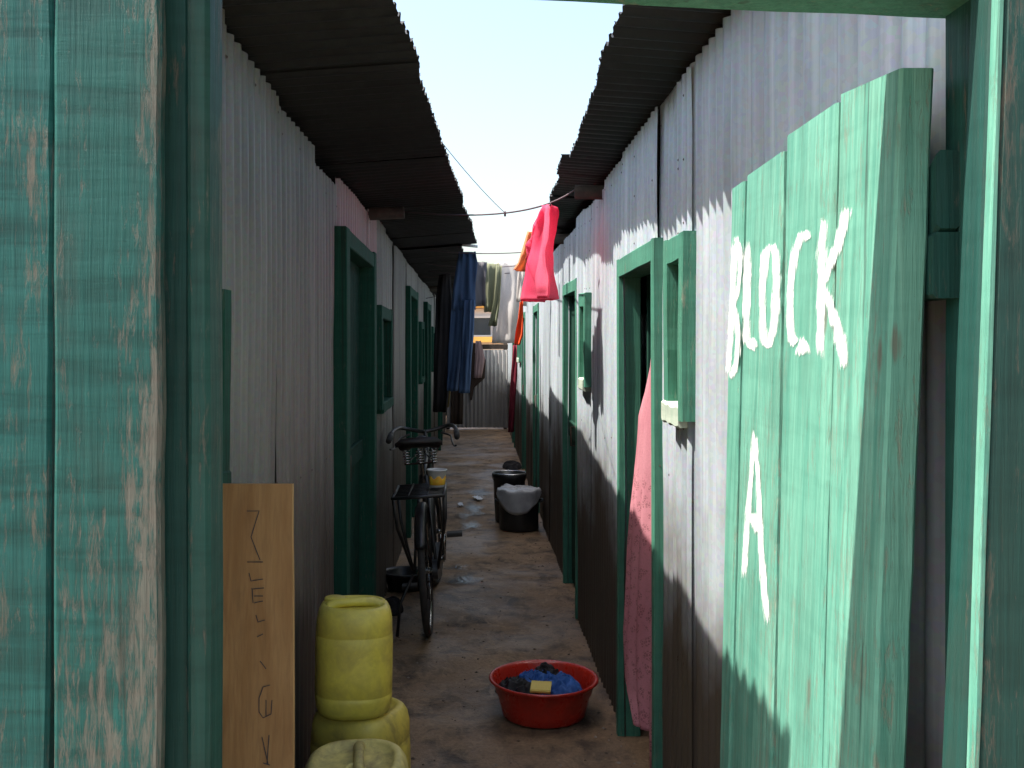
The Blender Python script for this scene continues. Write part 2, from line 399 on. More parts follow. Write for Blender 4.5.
mb = MB()
for k in range(1500):
    x, y = rnd.uniform(-.6, .6), 2.2 + 9 * rnd.random() ** 1.5; r = .0025 + .007 * rnd.random() ** 3; z = gz(x, y)
    if rnd.random() < .5: x = math.copysign(.6 - .2 * rnd.random() ** 2, x)
    t_ = [Vector((rnd.uniform(-.3, .3) + math.cos(a), rnd.uniform(-.3, .3) + math.sin(a), rnd.uniform(-.2, .2))) * r for a in (0, 1.257, 2.513, 3.77, 5.03)]
    c = Vector((x, y, z + r * .25))
    mb.cur = rnd.choice((0, 0, 0, 1)); mb.add([c + v for v in t_] + [c + Vector((0, 0, r * .6)), c - Vector((0, 0, r * .5))], [(i, (i + 1) % 5, 5) for i in range(5)] + [((i + 1) % 5, i, 6) for i in range(5)])
o = mb.obj('grit', [simple_mat('grit stones', (.16, .115, .08), (.07, .05, .04), .9, 40), simple_mat('pale grit', (.34, .29, .24), (.2, .17, .14), .9, 40)]); o['kind'] = 'stuff'

# ------------------------------------------------------------------ iron sheet buildings
PITCH, AMP = .076, .0098
def sheet(name, parent, X, ya, yb, spans, mat, dx=0., lean=0., ph=0., skew=None):
    """one corrugated sheet in the plane x = X between ya and yb; spans = list of (z0, z1)"""
    mb = MB(); n = max(4, int((yb - ya) / PITCH * 8)); sd = rnd.random() * 50
    for z0, z1 in spans:
        m = max(2, int((z1 - z0) / .16)); vs = []
        for j in range(m + 1):
            z = z0 + (z1 - z0) * j / m
            for i in range(n + 1):
                y = ya + (yb - ya) * i / n
                c = math.cos(2 * math.pi * (y + ph) / PITCH); c = math.copysign(abs(c) ** .75, c)
                b = .006 * noise.noise(Vector((y * 2.2, z * 1.4, sd))) + .0025 * noise.noise(Vector((y * 9, z * 5, sd)))
                zj = z + ((.005 * noise.noise(Vector((y * 30, 3, sd)))) if j in (0, m) else 0)
                vs.append((X + dx + AMP * c + b + lean * z + (skew(y) if skew else 0), y, zj))
        mb.add(vs, [(j * (n + 1) + i, j * (n + 1) + i + 1, (j + 1) * (n + 1) + i + 1, (j + 1) * (n + 1) + i) for j in range(m) for i in range(n)])
    mb.cur = 1
    sg = -1 if X > 0 else 1
    for z0, z1 in spans:                     # nail heads on the crests
        for zz in (z0 + .06, (z0 + z1) / 2, z1 - .07):
            if z1 - z0 < .3: continue
            for y in (ya + .05, (ya + yb) / 2, yb - .06):
                y = round((y + ph) / PITCH) * PITCH - ph + (PITCH / 2 if sg > 0 and False else 0)
                if not ya < y < yb or rnd.random() < .3: continue
                c = Vector((X + dx + sg * (AMP + .002) + lean * zz + (skew(y) if skew else 0), y, zz + rnd.uniform(-.02, .02)))
                mb.add([c + Vector((sg * .003, 0, 0))] + [c + Vector((0, .005 * math.cos(k * 1.0472), .005 * math.sin(k * 1.0472))) for k in range(6)], [(0, 1 + k, 1 + (k + 1) % 6) for k in range(6)])
    return mb.obj(name, [mat, M['nail']], parent, smooth=True)

def build_wall(parent, X, y0, y1, ztop, openings, matf, skew=None):
    """openings: (ya, yb, z0, z1)"""
    cuts = sorted({y0, y1} | {o[0] for o in openings} | {o[1] for o in openings})
    cuts = [c for c in cuts if y0 <= c <= y1]; k = 0
    for a, b in zip(cuts, cuts[1:]):
        op = [o for o in openings if o[0] <= a + 1e-6 and o[1] >= b - 1e-6]
        n = max(1, math.ceil((b - a) / .78)) if not op else 1
        for i in range(n):
            ya, yb = a + (b - a) * i / n, a + (b - a) * (i + 1) / n
            zt = ztop((ya + yb) / 2) + rnd.uniform(-.03, .025)
            spans = [(.0, zt)]
            if op:
                o = op[0]; spans = []
                if o[2] > .05: spans.append((.0, o[2]))
                if o[3] < zt: spans.append((o[3], zt))
            ov = 0 if op else .03
            sheet('wall_sheet', parent, X, max(y0, ya - ov), min(y1, yb + ov), spans, matf(ya), dx=rnd.uniform(-.004, .004) + (.0035 if k % 2 else -.0035), lean=rnd.uniform(-.003, .003), skew=skew)
            k += 1

def plain_sheets(parent, name, p, q, z1f, mat):
    """back or end wall between two ground points"""
    p, q = Vector(p), Vector(q); L = (q - p).length; d = (q - p) / L; nrm = Vector((-d.y, d.x, 0))
    n = int(L / PITCH * 5); mb = MB(); vs = []
    for i in range(n + 1):
        c = p + d * (L * i / n); o = nrm * AMP * math.cos(2 * math.pi * L * i / n / PITCH)
        vs += [c + o, c + o + Vector((0, 0, z1f(c)))]
    mb.add(vs, [(2 * i, 2 * i + 2, 2 * i + 3, 2 * i + 1) for i in range(n)])
    return mb.obj(name, [mat, M['nail']], parent, smooth=True)

SLOPE = .075
def roof_sheets(parent, sg, eave, y0, y1, xfar, ze=2.42):
    y = y0; k = 0
    while y < y1 - .02:
        yb = min(y1, y + .72 + rnd.uniform(-.04, .04)); mb = MB()
        xe = 0.; e0 = rnd.uniform(-.006, .006); dz = (.004 if k % 2 else -.003); tw = 0.
        ya = max(y0, y - .05); n = int((yb - ya) / PITCH * 8); vs = []; m = 7
        for j in range(m + 1):
            for i in range(n + 1):
                yy = ya + (yb - ya) * i / n; xe = eave(min(max(yy, y), yb - .001)) + e0; x = xe + (xfar - xe) * (j / m) ** 1.6
                ex = x + (rnd.uniform(-.003, .003) + .016 * noise.noise(Vector((yy * 2.3, sg, 3))) if j == 0 else 0)
                z = ze - SLOPE * abs(x - xe) + dz + .0115 * math.cos(2 * math.pi * yy / PITCH) + .008 * noise.noise(Vector((yy * 2, x, k)))
                vs.append((ex, yy, z))
        mb.add(vs, [(j * (n + 1) + i, j * (n + 1) + i + 1, (j + 1) * (n + 1) + i + 1, (j + 1) * (n + 1) + i) for j in range(m) for i in range(n)])
        mb.obj('roof_sheet', M['roof'], parent, smooth=True)
        y = yb; k += 1

def frame_mb(sg, X, ya, yb, z0, z1, jw=.06, out=.055, inn=.07, sill=False, lean=0.):
    """timber surround of an opening in the wall x = X; sg points from the alley into the building"""
    mb = MB(); xo, xi = X - sg * out, X + sg * inn; xm = (xo + xi) / 2; t = (abs(xi - xo), 0, 0)
    q = random.Random(int(ya * 971))
    for y in (ya, yb):
        s_ = 1 if y == yb else -1
        mb.plank((xm, y + s_ * 0, z0), (xm, y + lean, z1 + (.0 if s_ < 0 else .0)), (0, jw, 0), t, 8, .0015, .004, .002, None, q)
    mb.plank((xm + sg * .003, ya - jw * .45, z1 - .035), (xm + sg * .003, yb + jw * .45, z1 - .035 + q.uniform(-.012, .012)), (0, 0, .075), (abs(xi - xo) * 1.02, 0, 0), 5, .0015, .004, 0, None, q)
    return mb
def door(parent, sg, X, ya, yb, ztop, matf, matp, opened=False, jw=.06, out=.055, lean=0.):
    pm = MB(); q = random.Random(int(ya * 531))
    n = 4; a, b = ya + jw / 2, yb - jw / 2
    if not opened:
        xp = X + sg * .045
        for i in range(n):
            y = a + (b - a) * (i + .5) / n
            pm.plank((xp + q.uniform(-.002, .002), y, .04), (xp, y + lean * .9, ztop - .06), (0, (b - a) / n - .004, 0), (.025, 0, 0), 6, .001, .003, .001, None, q)
        pm.plank((xp - sg * .026, a + .03, 1.05), (xp - sg * .026, b - .03, 1.05), (0, 0, .1), (.022, 0, 0), 3, .001, .003, 0, None, q)
    else:                                                # leaf swung inwards against the far jamb
        for i in range(n):
            x = X + sg * (.09 + .8 * (i + .5) / n)
            pm.plank((x, b - .02, .04), (x, b - .02, ztop - .06), (.8 / n - .004, 0, 0), (0, .025, 0), 6, .001, .003, .001, None, q)
    d = pm.obj('door', matp, parent)
    frame_mb(sg, X, ya, yb, 0.0, ztop, jw, out, lean=lean).obj('door_frame', matf, d)
    if not opened:
        h = MB(); y = a + .08
        h.tube([(X - sg * .0, y, 1.0), (X - sg * .04, y, 1.0), (X - sg * .04, y, 1.11), (X - sg * .0, y, 1.11)], .006, 6)
        h.obj('handle', M['nail'], d, smooth=True)
    return d
def window(parent, sg, X, ya, yb, z0, z1, matf, matp, sillmat, jw=.05, out=.07, inn=.03, near=None):
    pm = MB(); q = random.Random(int(ya * 777)); a, b = ya + jw / 2, yb - jw / 2; n = 3
    for i in range(n):
        y = a + (b - a) * (i + .5) / n
        pm.plank((X + sg * .01 + q.uniform(-.003, .003), y, z0), (X + sg * .01, y, z1), (0, (b - a) / n - .005, 0), (.022, 0, 0), 5, .0015, .003, .001, None, q)
    w = pm.obj('window', matp, parent)
    fm = frame_mb(sg, X, ya, yb, z0 - .02, z1 + .03, jw, out, inn)
    fm.obj('window_frame', matf, w)
    sm = MB(); sm.plank((X - sg * (out * .50), ya + jw * .4, z0 - .012), (X - sg * (out * .50), yb + .03, z0 - .006), (0, 0, .062), (out * 1.2, 0, 0), 8, .004, .006, .003, None, q)
    sm.obj('window_sill', sillmat, w)
    return w

# --- right row
RX = .6
def zr(y): return 2.35 + (.035 if y < 4.6 else -.02) + (.02 if 5.0 < y < 5.5 else 0)
rb = thing('iron_sheet_building', 'row of corrugated iron rooms along the right, sunlit wall with green framed openings', 'building', (RX, 1.22, 0), group='iron sheet rows along the alley')
r_doors = [(3.29, 4.11, 1.95, True), (5.86, 6.72, 1.99, False), (9.55, 10.3, 2.0, False), (12.1, 12.9, 2.0, False), (15.6, 16.4, 2.0, False)]
r_wins = [(2.755, 2.975, 1.41, 1.88), (5.22, 5.5, 1.40, 1.84), (13.4, 13.9, 1.4, 1.86)]
ops = [(a, b, 0, z - .05) for a, b, z, _ in r_doors] + [(a, b, z0 + .01, z1 - .01) for a, b, z0, z1 in r_wins]
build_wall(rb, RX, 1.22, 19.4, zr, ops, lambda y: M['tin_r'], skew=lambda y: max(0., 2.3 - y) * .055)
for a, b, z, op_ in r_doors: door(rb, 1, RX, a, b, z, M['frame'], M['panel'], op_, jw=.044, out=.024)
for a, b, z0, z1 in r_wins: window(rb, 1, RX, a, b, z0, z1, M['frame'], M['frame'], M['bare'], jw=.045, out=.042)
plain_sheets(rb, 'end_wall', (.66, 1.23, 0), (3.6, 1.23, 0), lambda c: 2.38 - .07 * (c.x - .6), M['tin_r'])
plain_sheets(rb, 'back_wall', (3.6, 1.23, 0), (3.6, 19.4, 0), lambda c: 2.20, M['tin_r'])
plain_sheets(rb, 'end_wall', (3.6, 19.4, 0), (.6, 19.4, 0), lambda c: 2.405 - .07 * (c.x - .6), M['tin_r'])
def eave_r(y):
    if y < 4.33: return .352 + .027 * max(0., y - 2.41)
    if y < 6.2: return .368 + .036 * (y - 4.35)
    return .455
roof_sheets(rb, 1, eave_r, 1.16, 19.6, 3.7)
for y in (1.9, 4.78, 6.9, 9.2, 11.6, 14, 16.4, 18.8):
    mb = MB(); x0 = .42 if y != 4.78 else .47
    mb.tube([(x0, y + .03, 2.335), (.9, y, 2.33), (2.0, y - .03, 2.25)], [.034, .038, .04], 8)
    mb.obj('rafter', M['log'], rb, smooth=True)
mb = MB(); mb.plank((.628, 1.245, 0), (.628, 1.245, 2.3), (.05, 0, 0), (0, .09, 0), 8); mb.obj('corner_post', M['post'], rb)
mb = MB()
q = random.Random(5)
for i in range(44):
    pass
rings = []
for i in range(120):
    y = 2.3 + 17.1 * i / 119; h = .030 + .018 * noise.noise(Vector((y * 2, 0, 1))); w = .006 + .010 * noise.noise(Vector((y * 3, 2, 1)))
    rings.append([Vector((RX + .02, y, -.03)), Vector((RX - w - .012, y, -.03)), Vector((RX - w, y, h * .35)), Vector((RX - .014, y, h)), Vector((RX + .02, y, h))])
mb.loft(rings); 
for a, b, z, _ in r_doors: pass


# --- left row
LX = -.6
def zl(y):
    if y < 4.4: return 2.38 - .045 * (y - 2.38)
    return 2.33 if y < 7.5 else 2.3
lb = thing('iron_sheet_building', 'row of shaded grey corrugated iron rooms along the left, bicycle leaning by it', 'building', (LX, 1.48, 0), group='iron sheet rows along the alley')
l_doors = [(4.28, 5.42, 2.10, False), (8.35, 9.35, 2.09, False), (11.2, 12.0, 2.08, False), (15.2, 16.0, 2.05, False)]
l_wins = [(1.78, 2.355, 1.28, 1.70), (5.85, 6.5, 1.24, 1.80), (10.0, 10.5, 1.25, 1.8), (12.6, 13.2, 1.3, 1.8)]
ops = [(a, b, 0, z - .05) for a, b, z, _ in l_doors] + [(a, b, z0 + .01, z1 - .01) for a, b, z0, z1 in l_wins]
build_wall(lb, LX, 1.48, 19.4, zl, ops, lambda y: M['tin_flare'] if 4.2 < y < 5.7 else M['tin_l'])
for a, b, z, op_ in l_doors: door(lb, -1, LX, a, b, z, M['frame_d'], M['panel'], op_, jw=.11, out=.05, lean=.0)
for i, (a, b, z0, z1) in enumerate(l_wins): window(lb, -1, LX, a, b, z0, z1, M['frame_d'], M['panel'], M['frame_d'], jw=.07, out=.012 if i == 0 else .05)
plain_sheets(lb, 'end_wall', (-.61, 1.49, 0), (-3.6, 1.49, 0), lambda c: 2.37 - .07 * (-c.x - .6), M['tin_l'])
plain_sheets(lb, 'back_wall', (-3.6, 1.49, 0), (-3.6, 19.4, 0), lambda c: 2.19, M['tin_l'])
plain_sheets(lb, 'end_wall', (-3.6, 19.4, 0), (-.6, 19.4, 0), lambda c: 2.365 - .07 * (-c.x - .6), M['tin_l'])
def eave_l(y):
    if y < 8.05: return -.195 + .0345 * (y - 2.38)
    return -.12 - .004 * (y - 8)
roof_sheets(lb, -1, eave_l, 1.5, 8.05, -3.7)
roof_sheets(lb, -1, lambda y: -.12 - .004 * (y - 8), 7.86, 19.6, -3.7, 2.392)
for y in (5.5, 12.8, 15.2, 17.6):
    mb = MB(); mb.tube([(-.40, y - .02, 2.325), (-.9, y, 2.31), (-2.0, y + .02, 2.24)], [.034, .038, .04], 8)
    mb.obj('rafter', M['log'], lb, smooth=True)
mb = MB(); mb.tube([(.005, 8.02, 2.390), (-.10, 8.03, 2.402), (-.19, 8.04, 2.412)], .012, 8); mb.obj('eave_pole', M['white'], lb, smooth=True)
mb = MB(); rings = []
for i in range(120):
    y = 1.5 + 17.9 * i / 119; h = .030 + .018 * noise.noise(Vector((y * 2, 5, 1))); w = .006 + .010 * noise.noise(Vector((y * 3, 7, 1)))
    rings.append([Vector((LX - .02, y, -.03)), Vector((LX + w + .012, y, -.03)), Vector((LX + w, y, h * .35)), Vector((LX + .014, y, h)), Vector((LX - .02, y, h))])
mb.loft(rings); 

# ------------------------------------------------------------------ gate across the entrance
gf = thing('gateway', 'green timber gateway with worn posts and a beam overhead', 'gateway', (0, 1.2, 0))
mb = MB()                                                   # right post: thick square timber and the board nailed on it
LEAN = .032
def lx(x, z): return x - LEAN * (2.0 - z)
mb.plank((lx(.615, -.02), 1.163, -.02), (lx(.615, 2.010), 1.132, 2.010), (.088, 0, 0), (0, .050, 0), 14, .0015, .005, .002); mb.obj('post', M['post'], gf)
mb = MB(); mb.plank((lx(.640, -.02), 1.088, -.02), (lx(.640, 2.5), 1.088, 2.5), (.146, 0, 0), (0, .030, 0), 18, .0012, .004, .002); mb.obj('post_board', M['worn'], gf)
mb = MB(); mb.plank((lx(.5635, -.02), 1.081, -.02), (lx(.5635, 2.5), 1.081, 2.5), (.0065, 0, 0), (0, .017, 0), 18, .0006, .001, .001); mb.obj('lit_edge_strip', M['leaf'], gf)  # added strip in mint paint, standing for the board's sunlit edge
mb = MB(); mb.plank((-.31, 1.215, 2.098), (.74, 1.215, 2.046), (0, .165, 0), (0, 0, .06), 12, .002, .005, .003); mb.obj('lintel', M['frame'], gf)
mb = MB(); mb.plank((-.425, 1.372, -.02), (-.425, 1.372, 2.45), (.074, 0, 0), (0, .05, 0), 14, .0015, .004, .002); mb.obj('post', M['post'], gf)
mb = MB(); mb.plank((-.371, 1.368, -.02), (-.371, 1.368, 2.5), (.030, 0, 0), (0, .075, 0), 18, .001, .006, .001); mb.obj('post_board', M['post_b'], gf)

lf = thing('plank_fence', 'worn teal plank fence beside the left gate post, cracked paint and bare edges', 'fence', (-.6, 1.33, 0))
xs_ = [(-.481, .139, 'fence_e'), (-.629, .135, 'fence'), (-.772, .140, 'fence_b'), (-.918, .14, 'fence'), (-1.065, .14, 'fence_b'), (-1.21, .14, 'fence'), (-1.355, .14, 'fence_b'), (-1.5, .14, 'fence')]
for i, (cx, w, m) in enumerate(xs_):
    tb = .010 if i == 1 else 0
    mb = MB(); mb.plank((cx - tb, 1.315 + (.012 if i == 1 else 0), .02), (cx + tb, 1.315 + (.004 if i == 1 else 0), 2.42 + rnd.uniform(-.04, .04)), (w, 0, 0), (0, .026, 0), 26, .0016, .005, .003)
    mb.obj('plank', M[m], lf)
for z in (.45, 1.9):
    mb = MB(); mb.plank((-1.57, 1.361, z), (-.475, 1.361, z), (0, 0, .08), (0, .045, 0), 6); mb.obj('rail', M['post'], lf)
rf = thing('plank_fence', 'dark scraped plank fence beyond the right gate post, mostly out of the picture', 'fence', (1.1, 1.1, 0))
for i in range(7):
    cx = .79 + i * .148
    mb = MB(); mb.plank((cx, 1.10, .02), (cx, 1.10, 2.42 + rnd.uniform(-.04, .04)), (.141, 0, 0), (0, .026, 0), 18, .0016, .005, .003)
    mb.obj('plank', M['worn' if i % 2 else 'fence_b'], rf)
for z in (.45, 1.9):
    mb = MB(); mb.plank((.73, 1.136, z), (1.75, 1.136, z), (0, 0, .08), (0, .043, 0), 6); mb.obj('rail', M['post'], rf)

# --- open gate leaf with the painted words
def LP(Y, Z, off=0.): return Vector((.534 + .0352 * (Y - 1.264) - .035 * (1.95 - Z) + off, Y, Z))
def on_leaf(x, y, off=-.002):
    u, v = (x - 477) / 1000, (y - 345) / 1000
    Y = (.534 + off - .0445 - .01225) / (u - .0352 + .035 * v)
    return LP(Y, CAM_H - v * Y, off)
gl = thing('gate_leaf', 'sunlit mint green plank gate leaf swung open, white letters BLOCK A on it', 'gate', (.5, 1.75, .1))
def leaf_board(pt0, pt1, pb0, pb1, th, mat, seed, edge_near=None):
    """pt0/pt1 far and near top corners in the picture, pb0/pb1 points low on the far and near edges"""
    q = random.Random(seed); n = 26; rings = []
    T0, T1, B0, B1 = (on_leaf(*p, off=0) for p in (pt0, pt1, pb0, pb1))
    def ext(T, B, z): k = (T.z - z) / (T.z - B.z); return T.y + (B.y - T.y) * k
    zb = .12
    for i in range(n + 1):
        k = i / n
        za, zn = zb + (T0.z - zb) * k, zb + (T1.z - zb) * k
        ya = ext(T0, B0, za) + q.uniform(-.0022, .0022); yn = ext(T1, B1, zn) + q.uniform(-.0022, .0022)
        c = .004; o = 0.
        a0 = LP(ya, za); a1 = LP(yn, zn); X_ = Vector((1, 0, 0)); Yv = Vector((0, 1, 0))
        rings.append([a0 + X_ * (c + o), a0 - Yv * c + X_ * o, a1 + Yv * c + X_ * o, a1 + X_ * (c + o), a1 + X_ * (th - c), a1 + Yv * c + X_ * th, a0 - Yv * c + X_ * th, a0 + X_ * (th - c)])
    mb = MB(); mb.loft(rings); return mb.obj('board', mat, gl)
leaf_board((732, 189), (743.6, 181), (719.5, 768), (728.6, 768), .026, M['leaf'], 1)
leaf_board((747, 176), (782.6, 151), (732, 768), (770.5, 768), .026, M['leaf'], 2)
leaf_board((787, 136), (837, 102), (775, 768), (819, 768), .026, M['leaf'], 3)
leaf_board((840, 95), (900, 68), (822, 768), (872, 768), .044, M['leaf'], 4)
for (z, zz, x1, xr, m) in ((1.795, 1.79, .574, .606, 'post'), (1.700, 1.70, .571, .612, 'post')):
    mb = MB(); xm = (x1 + xr) / 2
    mb.plank((xm, 1.25, z), (xm + .028, 2.16, zz - (.55 if z > 1.75 else 0)), (xr - x1, 0, 0), (0, 0, .098 if z > 1.75 else .082), 5, .0015, .005); mb.obj('batten', M[m], gl)
mb = MB(); mb.plank((.545, 1.27, .45), (.58, 2.16, .45), (.034, 0, 0), (0, 0, .09), 5, .0015, .005); mb.obj('batten', M['post'], gl)

def stroke(mb, pts, wds, fn, step=3.0, rough=.35, seed=0.):
    """a brush stroke through picture points laid on a surface by fn"""
    P = [Vector((a, b, 0)) for a, b in pts]; dense = []
    for i in range(len(P) - 1):
        n = max(1, int((P[i + 1] - P[i]).length / step))
        for k in range(n): dense.append((P[i].lerp(P[i + 1], k / n), wds[i] + (wds[i + 1] - wds[i]) * k / n))
    dense.append((P[-1], wds[-1])); vs = []
    for i, (p, w) in enumerate(dense):
        d = dense[min(i + 2, len(dense) - 1)][0] - dense[max(i - 2, 0)][0]; d.normalize(); nn = Vector((-d.y, d.x, 0))
        a = w / 2 * (1 + rough * noise.noise(Vector((i * .33, seed, 1)))); b = w / 2 * (1 + rough * noise.noise(Vector((i * .33, seed, 9))))
        for q in (p + nn * a, p - nn * b): vs.append(fn(q.x, q.y))
    mb.add(vs, [(2 * i, 2 * i + 1, 2 * i + 3, 2 * i + 2) for i in range(len(dense) - 1)])
def smooth2(p, n=6):
    p = [Vector((a, b, 0)) for a, b in p]; o = []
    for i in range(len(p) - 1):
        a, b, c, d = p[max(i - 1, 0)], p[i], p[i + 1], p[min(i + 2, len(p) - 1)]
        for k in range(n):
            t = k / n; q = .5 * ((2 * b) + (c - a) * t + (2 * a - 5 * b + 4 * c - d) * t * t + (3 * b - a - 3 * c + d) * t ** 3); o.append((q.x, q.y))
    return o + [(p[-1].x, p[-1].y)]
def lerpw(w, m, n=6):
    return [w[i] + (w[i + 1] - w[i]) * k / n for i in range(m - 1) for k in range(n)] + [w[m - 1]]
def brush(mb, edge, pts, wds, fn, seed):
    m = 6; n = len(pts); vs = []
    for i in range(n):
        p = Vector((*pts[i], 0)); d = Vector((*pts[min(i + 1, n - 1)], 0)) - Vector((*pts[max(i - 1, 0)], 0)); d.normalize(); nn = Vector((-d.y, d.x, 0))
        w = wds[i] * (1 + .25 * noise.noise(Vector((i * .25, seed, 1)))) * .88
        for j in range(m + 1):
            u = j / m * 2 - 1; q = p + nn * w * u
            vs.append(fn(q.x, q.y)); e = min(i, n - 1 - i) / 2.5
            edge.append(max(0., min(1., e)) * (1 - abs(u) ** 1.6))
    mb.add(vs, [(i * (m + 1) + j, i * (m + 1) + j + 1, (i + 1) * (m + 1) + j + 1, (i + 1) * (m + 1) + j) for i in range(n - 1) for j in range(m)])
LET = {
 'B': [([(734.5, 236), (732.5, 300), (730, 345), (727.5, 376)], [4, 5, 4, 4.5]), ([(735, 236), (739.5, 252), (738.5, 285), (734, 305)], [4, 3.5, 3, 3]), ([(734, 305), (737.5, 325), (736.5, 360), (730, 379)], [3, 4, 4, 5.5])],
 'L': [([(747.5, 238), (747, 280), (746.5, 320), (746.5, 346)], [5, 6, 5, 6]), ([(746.5, 346), (752, 344), (757.5, 342)], [7, 9, 6])],
 'O': [([(770.5, 244), (765, 258), (762.5, 290), (762.5, 325), (765, 342), (769.5, 342), (774.5, 322), (776.5, 285), (775.5, 256), (771, 244)], [6, 6, 5, 5, 6, 6, 6, 6, 6, 6])],
 'C': [([(808.5, 240), (804, 236), (796.5, 248), (791.5, 275), (790, 305), (791.5, 335), (797, 344)], [7, 8, 6, 5, 5, 6, 10]), ([(797, 345), (802, 346), (808, 343)], [11, 14, 11])],
 'K': [([(823, 216), (822, 260), (821, 310), (820, 360)], [6, 7, 6.5, 6]), ([(847, 206), (840, 238), (831, 262), (823, 285)], [8, 7, 6, 6]), ([(823, 287), (832, 312), (840, 338), (846, 370)], [6, 7, 9, 6])],
 'A': [([(754.2, 430), (750.5, 480), (746.5, 535), (744, 580)], [3.2, 4, 4, 3.6]), ([(754.2, 430), (758, 480), (762, 560), (768, 628)], [3.2, 3.6, 4.2, 4.6]), ([(747.5, 518), (753, 519), (760.5, 534)], [4, 8, 6])],
}
for i, ch in enumerate('BLOCKA'):
    mb = MB(); edge = []
    for k, (p, w) in enumerate(LET[ch]):
        brush(mb, edge, smooth2(p), lerpw(w, len(p)), lambda a, b, o=-.0010 - .0003 * k: on_leaf(a, b, o), i * 3 + k)
    o = mb.obj('painted_letter', M['paintw'], gl); edge_attr(o, edge)
    o['label'] = 'white hand painted letter ' + ch

# ------------------------------------------------------------------ far gate and what lies beyond
fg = thing('sheet_gate', 'rusting corrugated sheet gate with timber top rail closing the far end', 'gate', (0, 19.0, 0))
for i in range(3):
    a, b = -.57 + i * .38, -.57 + (i + 1) * .38 + .02; mb = MB(); n = 36; vs = []
    for j in range(9):
        z = .03 + (1.50 - .03 + rnd.uniform(-.01, .01)) * j / 8
        for k in range(n + 1):
            x = a + (b - a) * k / n; vs.append((x, 19.0 + .01 * math.cos(2 * math.pi * x / PITCH) + .004 * (i % 2) + .006 * noise.noise(Vector((x * 3, z * 2, i))), z))
    mb.add(vs, [(j * (n + 1) + k, j * (n + 1) + k + 1, (j + 1) * (n + 1) + k + 1, (j + 1) * (n + 1) + k) for j in range(8) for k in range(n)])
    mb.obj('gate_sheet', [M['tin_g']], fg, smooth=True)
for z in (1.56, .3):
    mb = MB(); mb.plank((-.6, 19.05, z), (.6, 19.05, z + .01), (0, 0, .09), (0, .05, 0), 6); mb.obj('rail', M['log'], fg)
for x in (-.55, .54):
    mb = MB(); mb.plank((x, 19.07, 0), (x, 19.07, 1.66), (.07, 0, 0), (0, .06, 0), 6); mb.obj('gate_post', M['log'], fg)
sh = thing('shop_building', 'white plastered building with orange fascia seen over the far gate', 'building', (.2, 27, 0))
mb = MB(); mb.box((-2.6, 26.0, 0), (3.4, 30, 2.55), .02); mb.obj('wall', M['plaster'], sh)
mb = MB(); mb.box((-2.8, 25.75, 2.56), (3.6, 30.2, 2.80), .02); mb.obj('fascia', M['fascia'], sh)
mb = MB(); mb.box((-2.9, 25.5, 2.803), (3.7, 30.4, 2.87), .02); mb.obj('roof', M['plaster'], sh)
mb = MB(); mb.plank((-2.5, 25.78, 1.74), (3.3, 25.78, 1.74), (0, 0, .14), (0, .40, 0), 4); mb.obj('counter', M['fascia'], sh)
for x in (-.55, .9):
    mb = MB(); mb.box((x, 25.96, 1.86), (x + .9, 25.99, 2.3)); w = mb.obj('window', M['glassd'], sh)
    mb = MB(); mb.box((x - .06, 25.93, 2.303), (x + .96, 25.985, 2.36)); mb.box((x - .06, 25.93, 1.82), (x + .96, 25.985, 1.857)); mb.obj('window_frame', M['plaster'], w)

# ------------------------------------------------------------------ clothes lines and washing
def sag(a, b, s, n=20):
    a, b = Vector(a), Vector(b)
    return [a.lerp(b, k / n) - Vector((0, 0, s * 4 * (k / n) * (1 - k / n))) for k in range(n + 1)]
def line(pts, label, r=.004):
    mb = MB(); mb.tube(pts, r, 6); o = mb.obj('clothes_line', M['wire'], smooth=True)
    recenter(o); tag(o, label, 'clothes line', 'cords strung over the alley'); return o
A_, B_ = Vector((-.42, 5.5, 2.335)), Vector((.47, 4.80, 2.345))
K_ = at(505, 213, 5.05)
def quad(a, m, b, n=24): # smooth run through the knot
    c = m * 2 - (a + b) / 2
    return [a * (1 - t) ** 2 + c * 2 * t * (1 - t) + b * t * t for t in (k / n for k in range(n + 1))]
mb = MB(); mb.tube(quad(A_, K_, B_), .0045, 6); mb.torus(K_ + Vector((0, 0, -.004)), .009, .006, 'x', 12, 6)
o = mb.obj('clothes_line', M['wire'], smooth=True); recenter(o)
tag(o, 'nearest sagging cord between the two roofs, tied to pole ends', 'clothes line', 'cords strung over the alley')
kp = quad(A_, K_, B_)[12]
line(sag(kp, (-.14, 4.0, 2.41), .012), 'thin slanting cord knotted to the nearest line, running up to the left eave', .0016)
line(sag((-.40, 8.02, 2.36), (.62, 8.05, 2.37), .03), 'cord the blue jeans hang from, crossing under both roofs')
line(sag((-.5, 9.3, 2.36), (.55, 9.3, 2.36), .04), 'cord between the jeans and the cream shirt carrying the olive shirt')
line(sag((-.5, 10.3, 2.36), (.55, 10.3, 2.36), .03), 'farthest cord across the alley, the cream shirt pegged on it')
line(sag((.345, 4.70, 2.262), (.40, 7.8, 2.36), .02), 'cord running along the right eave, pink and orange washing on it')

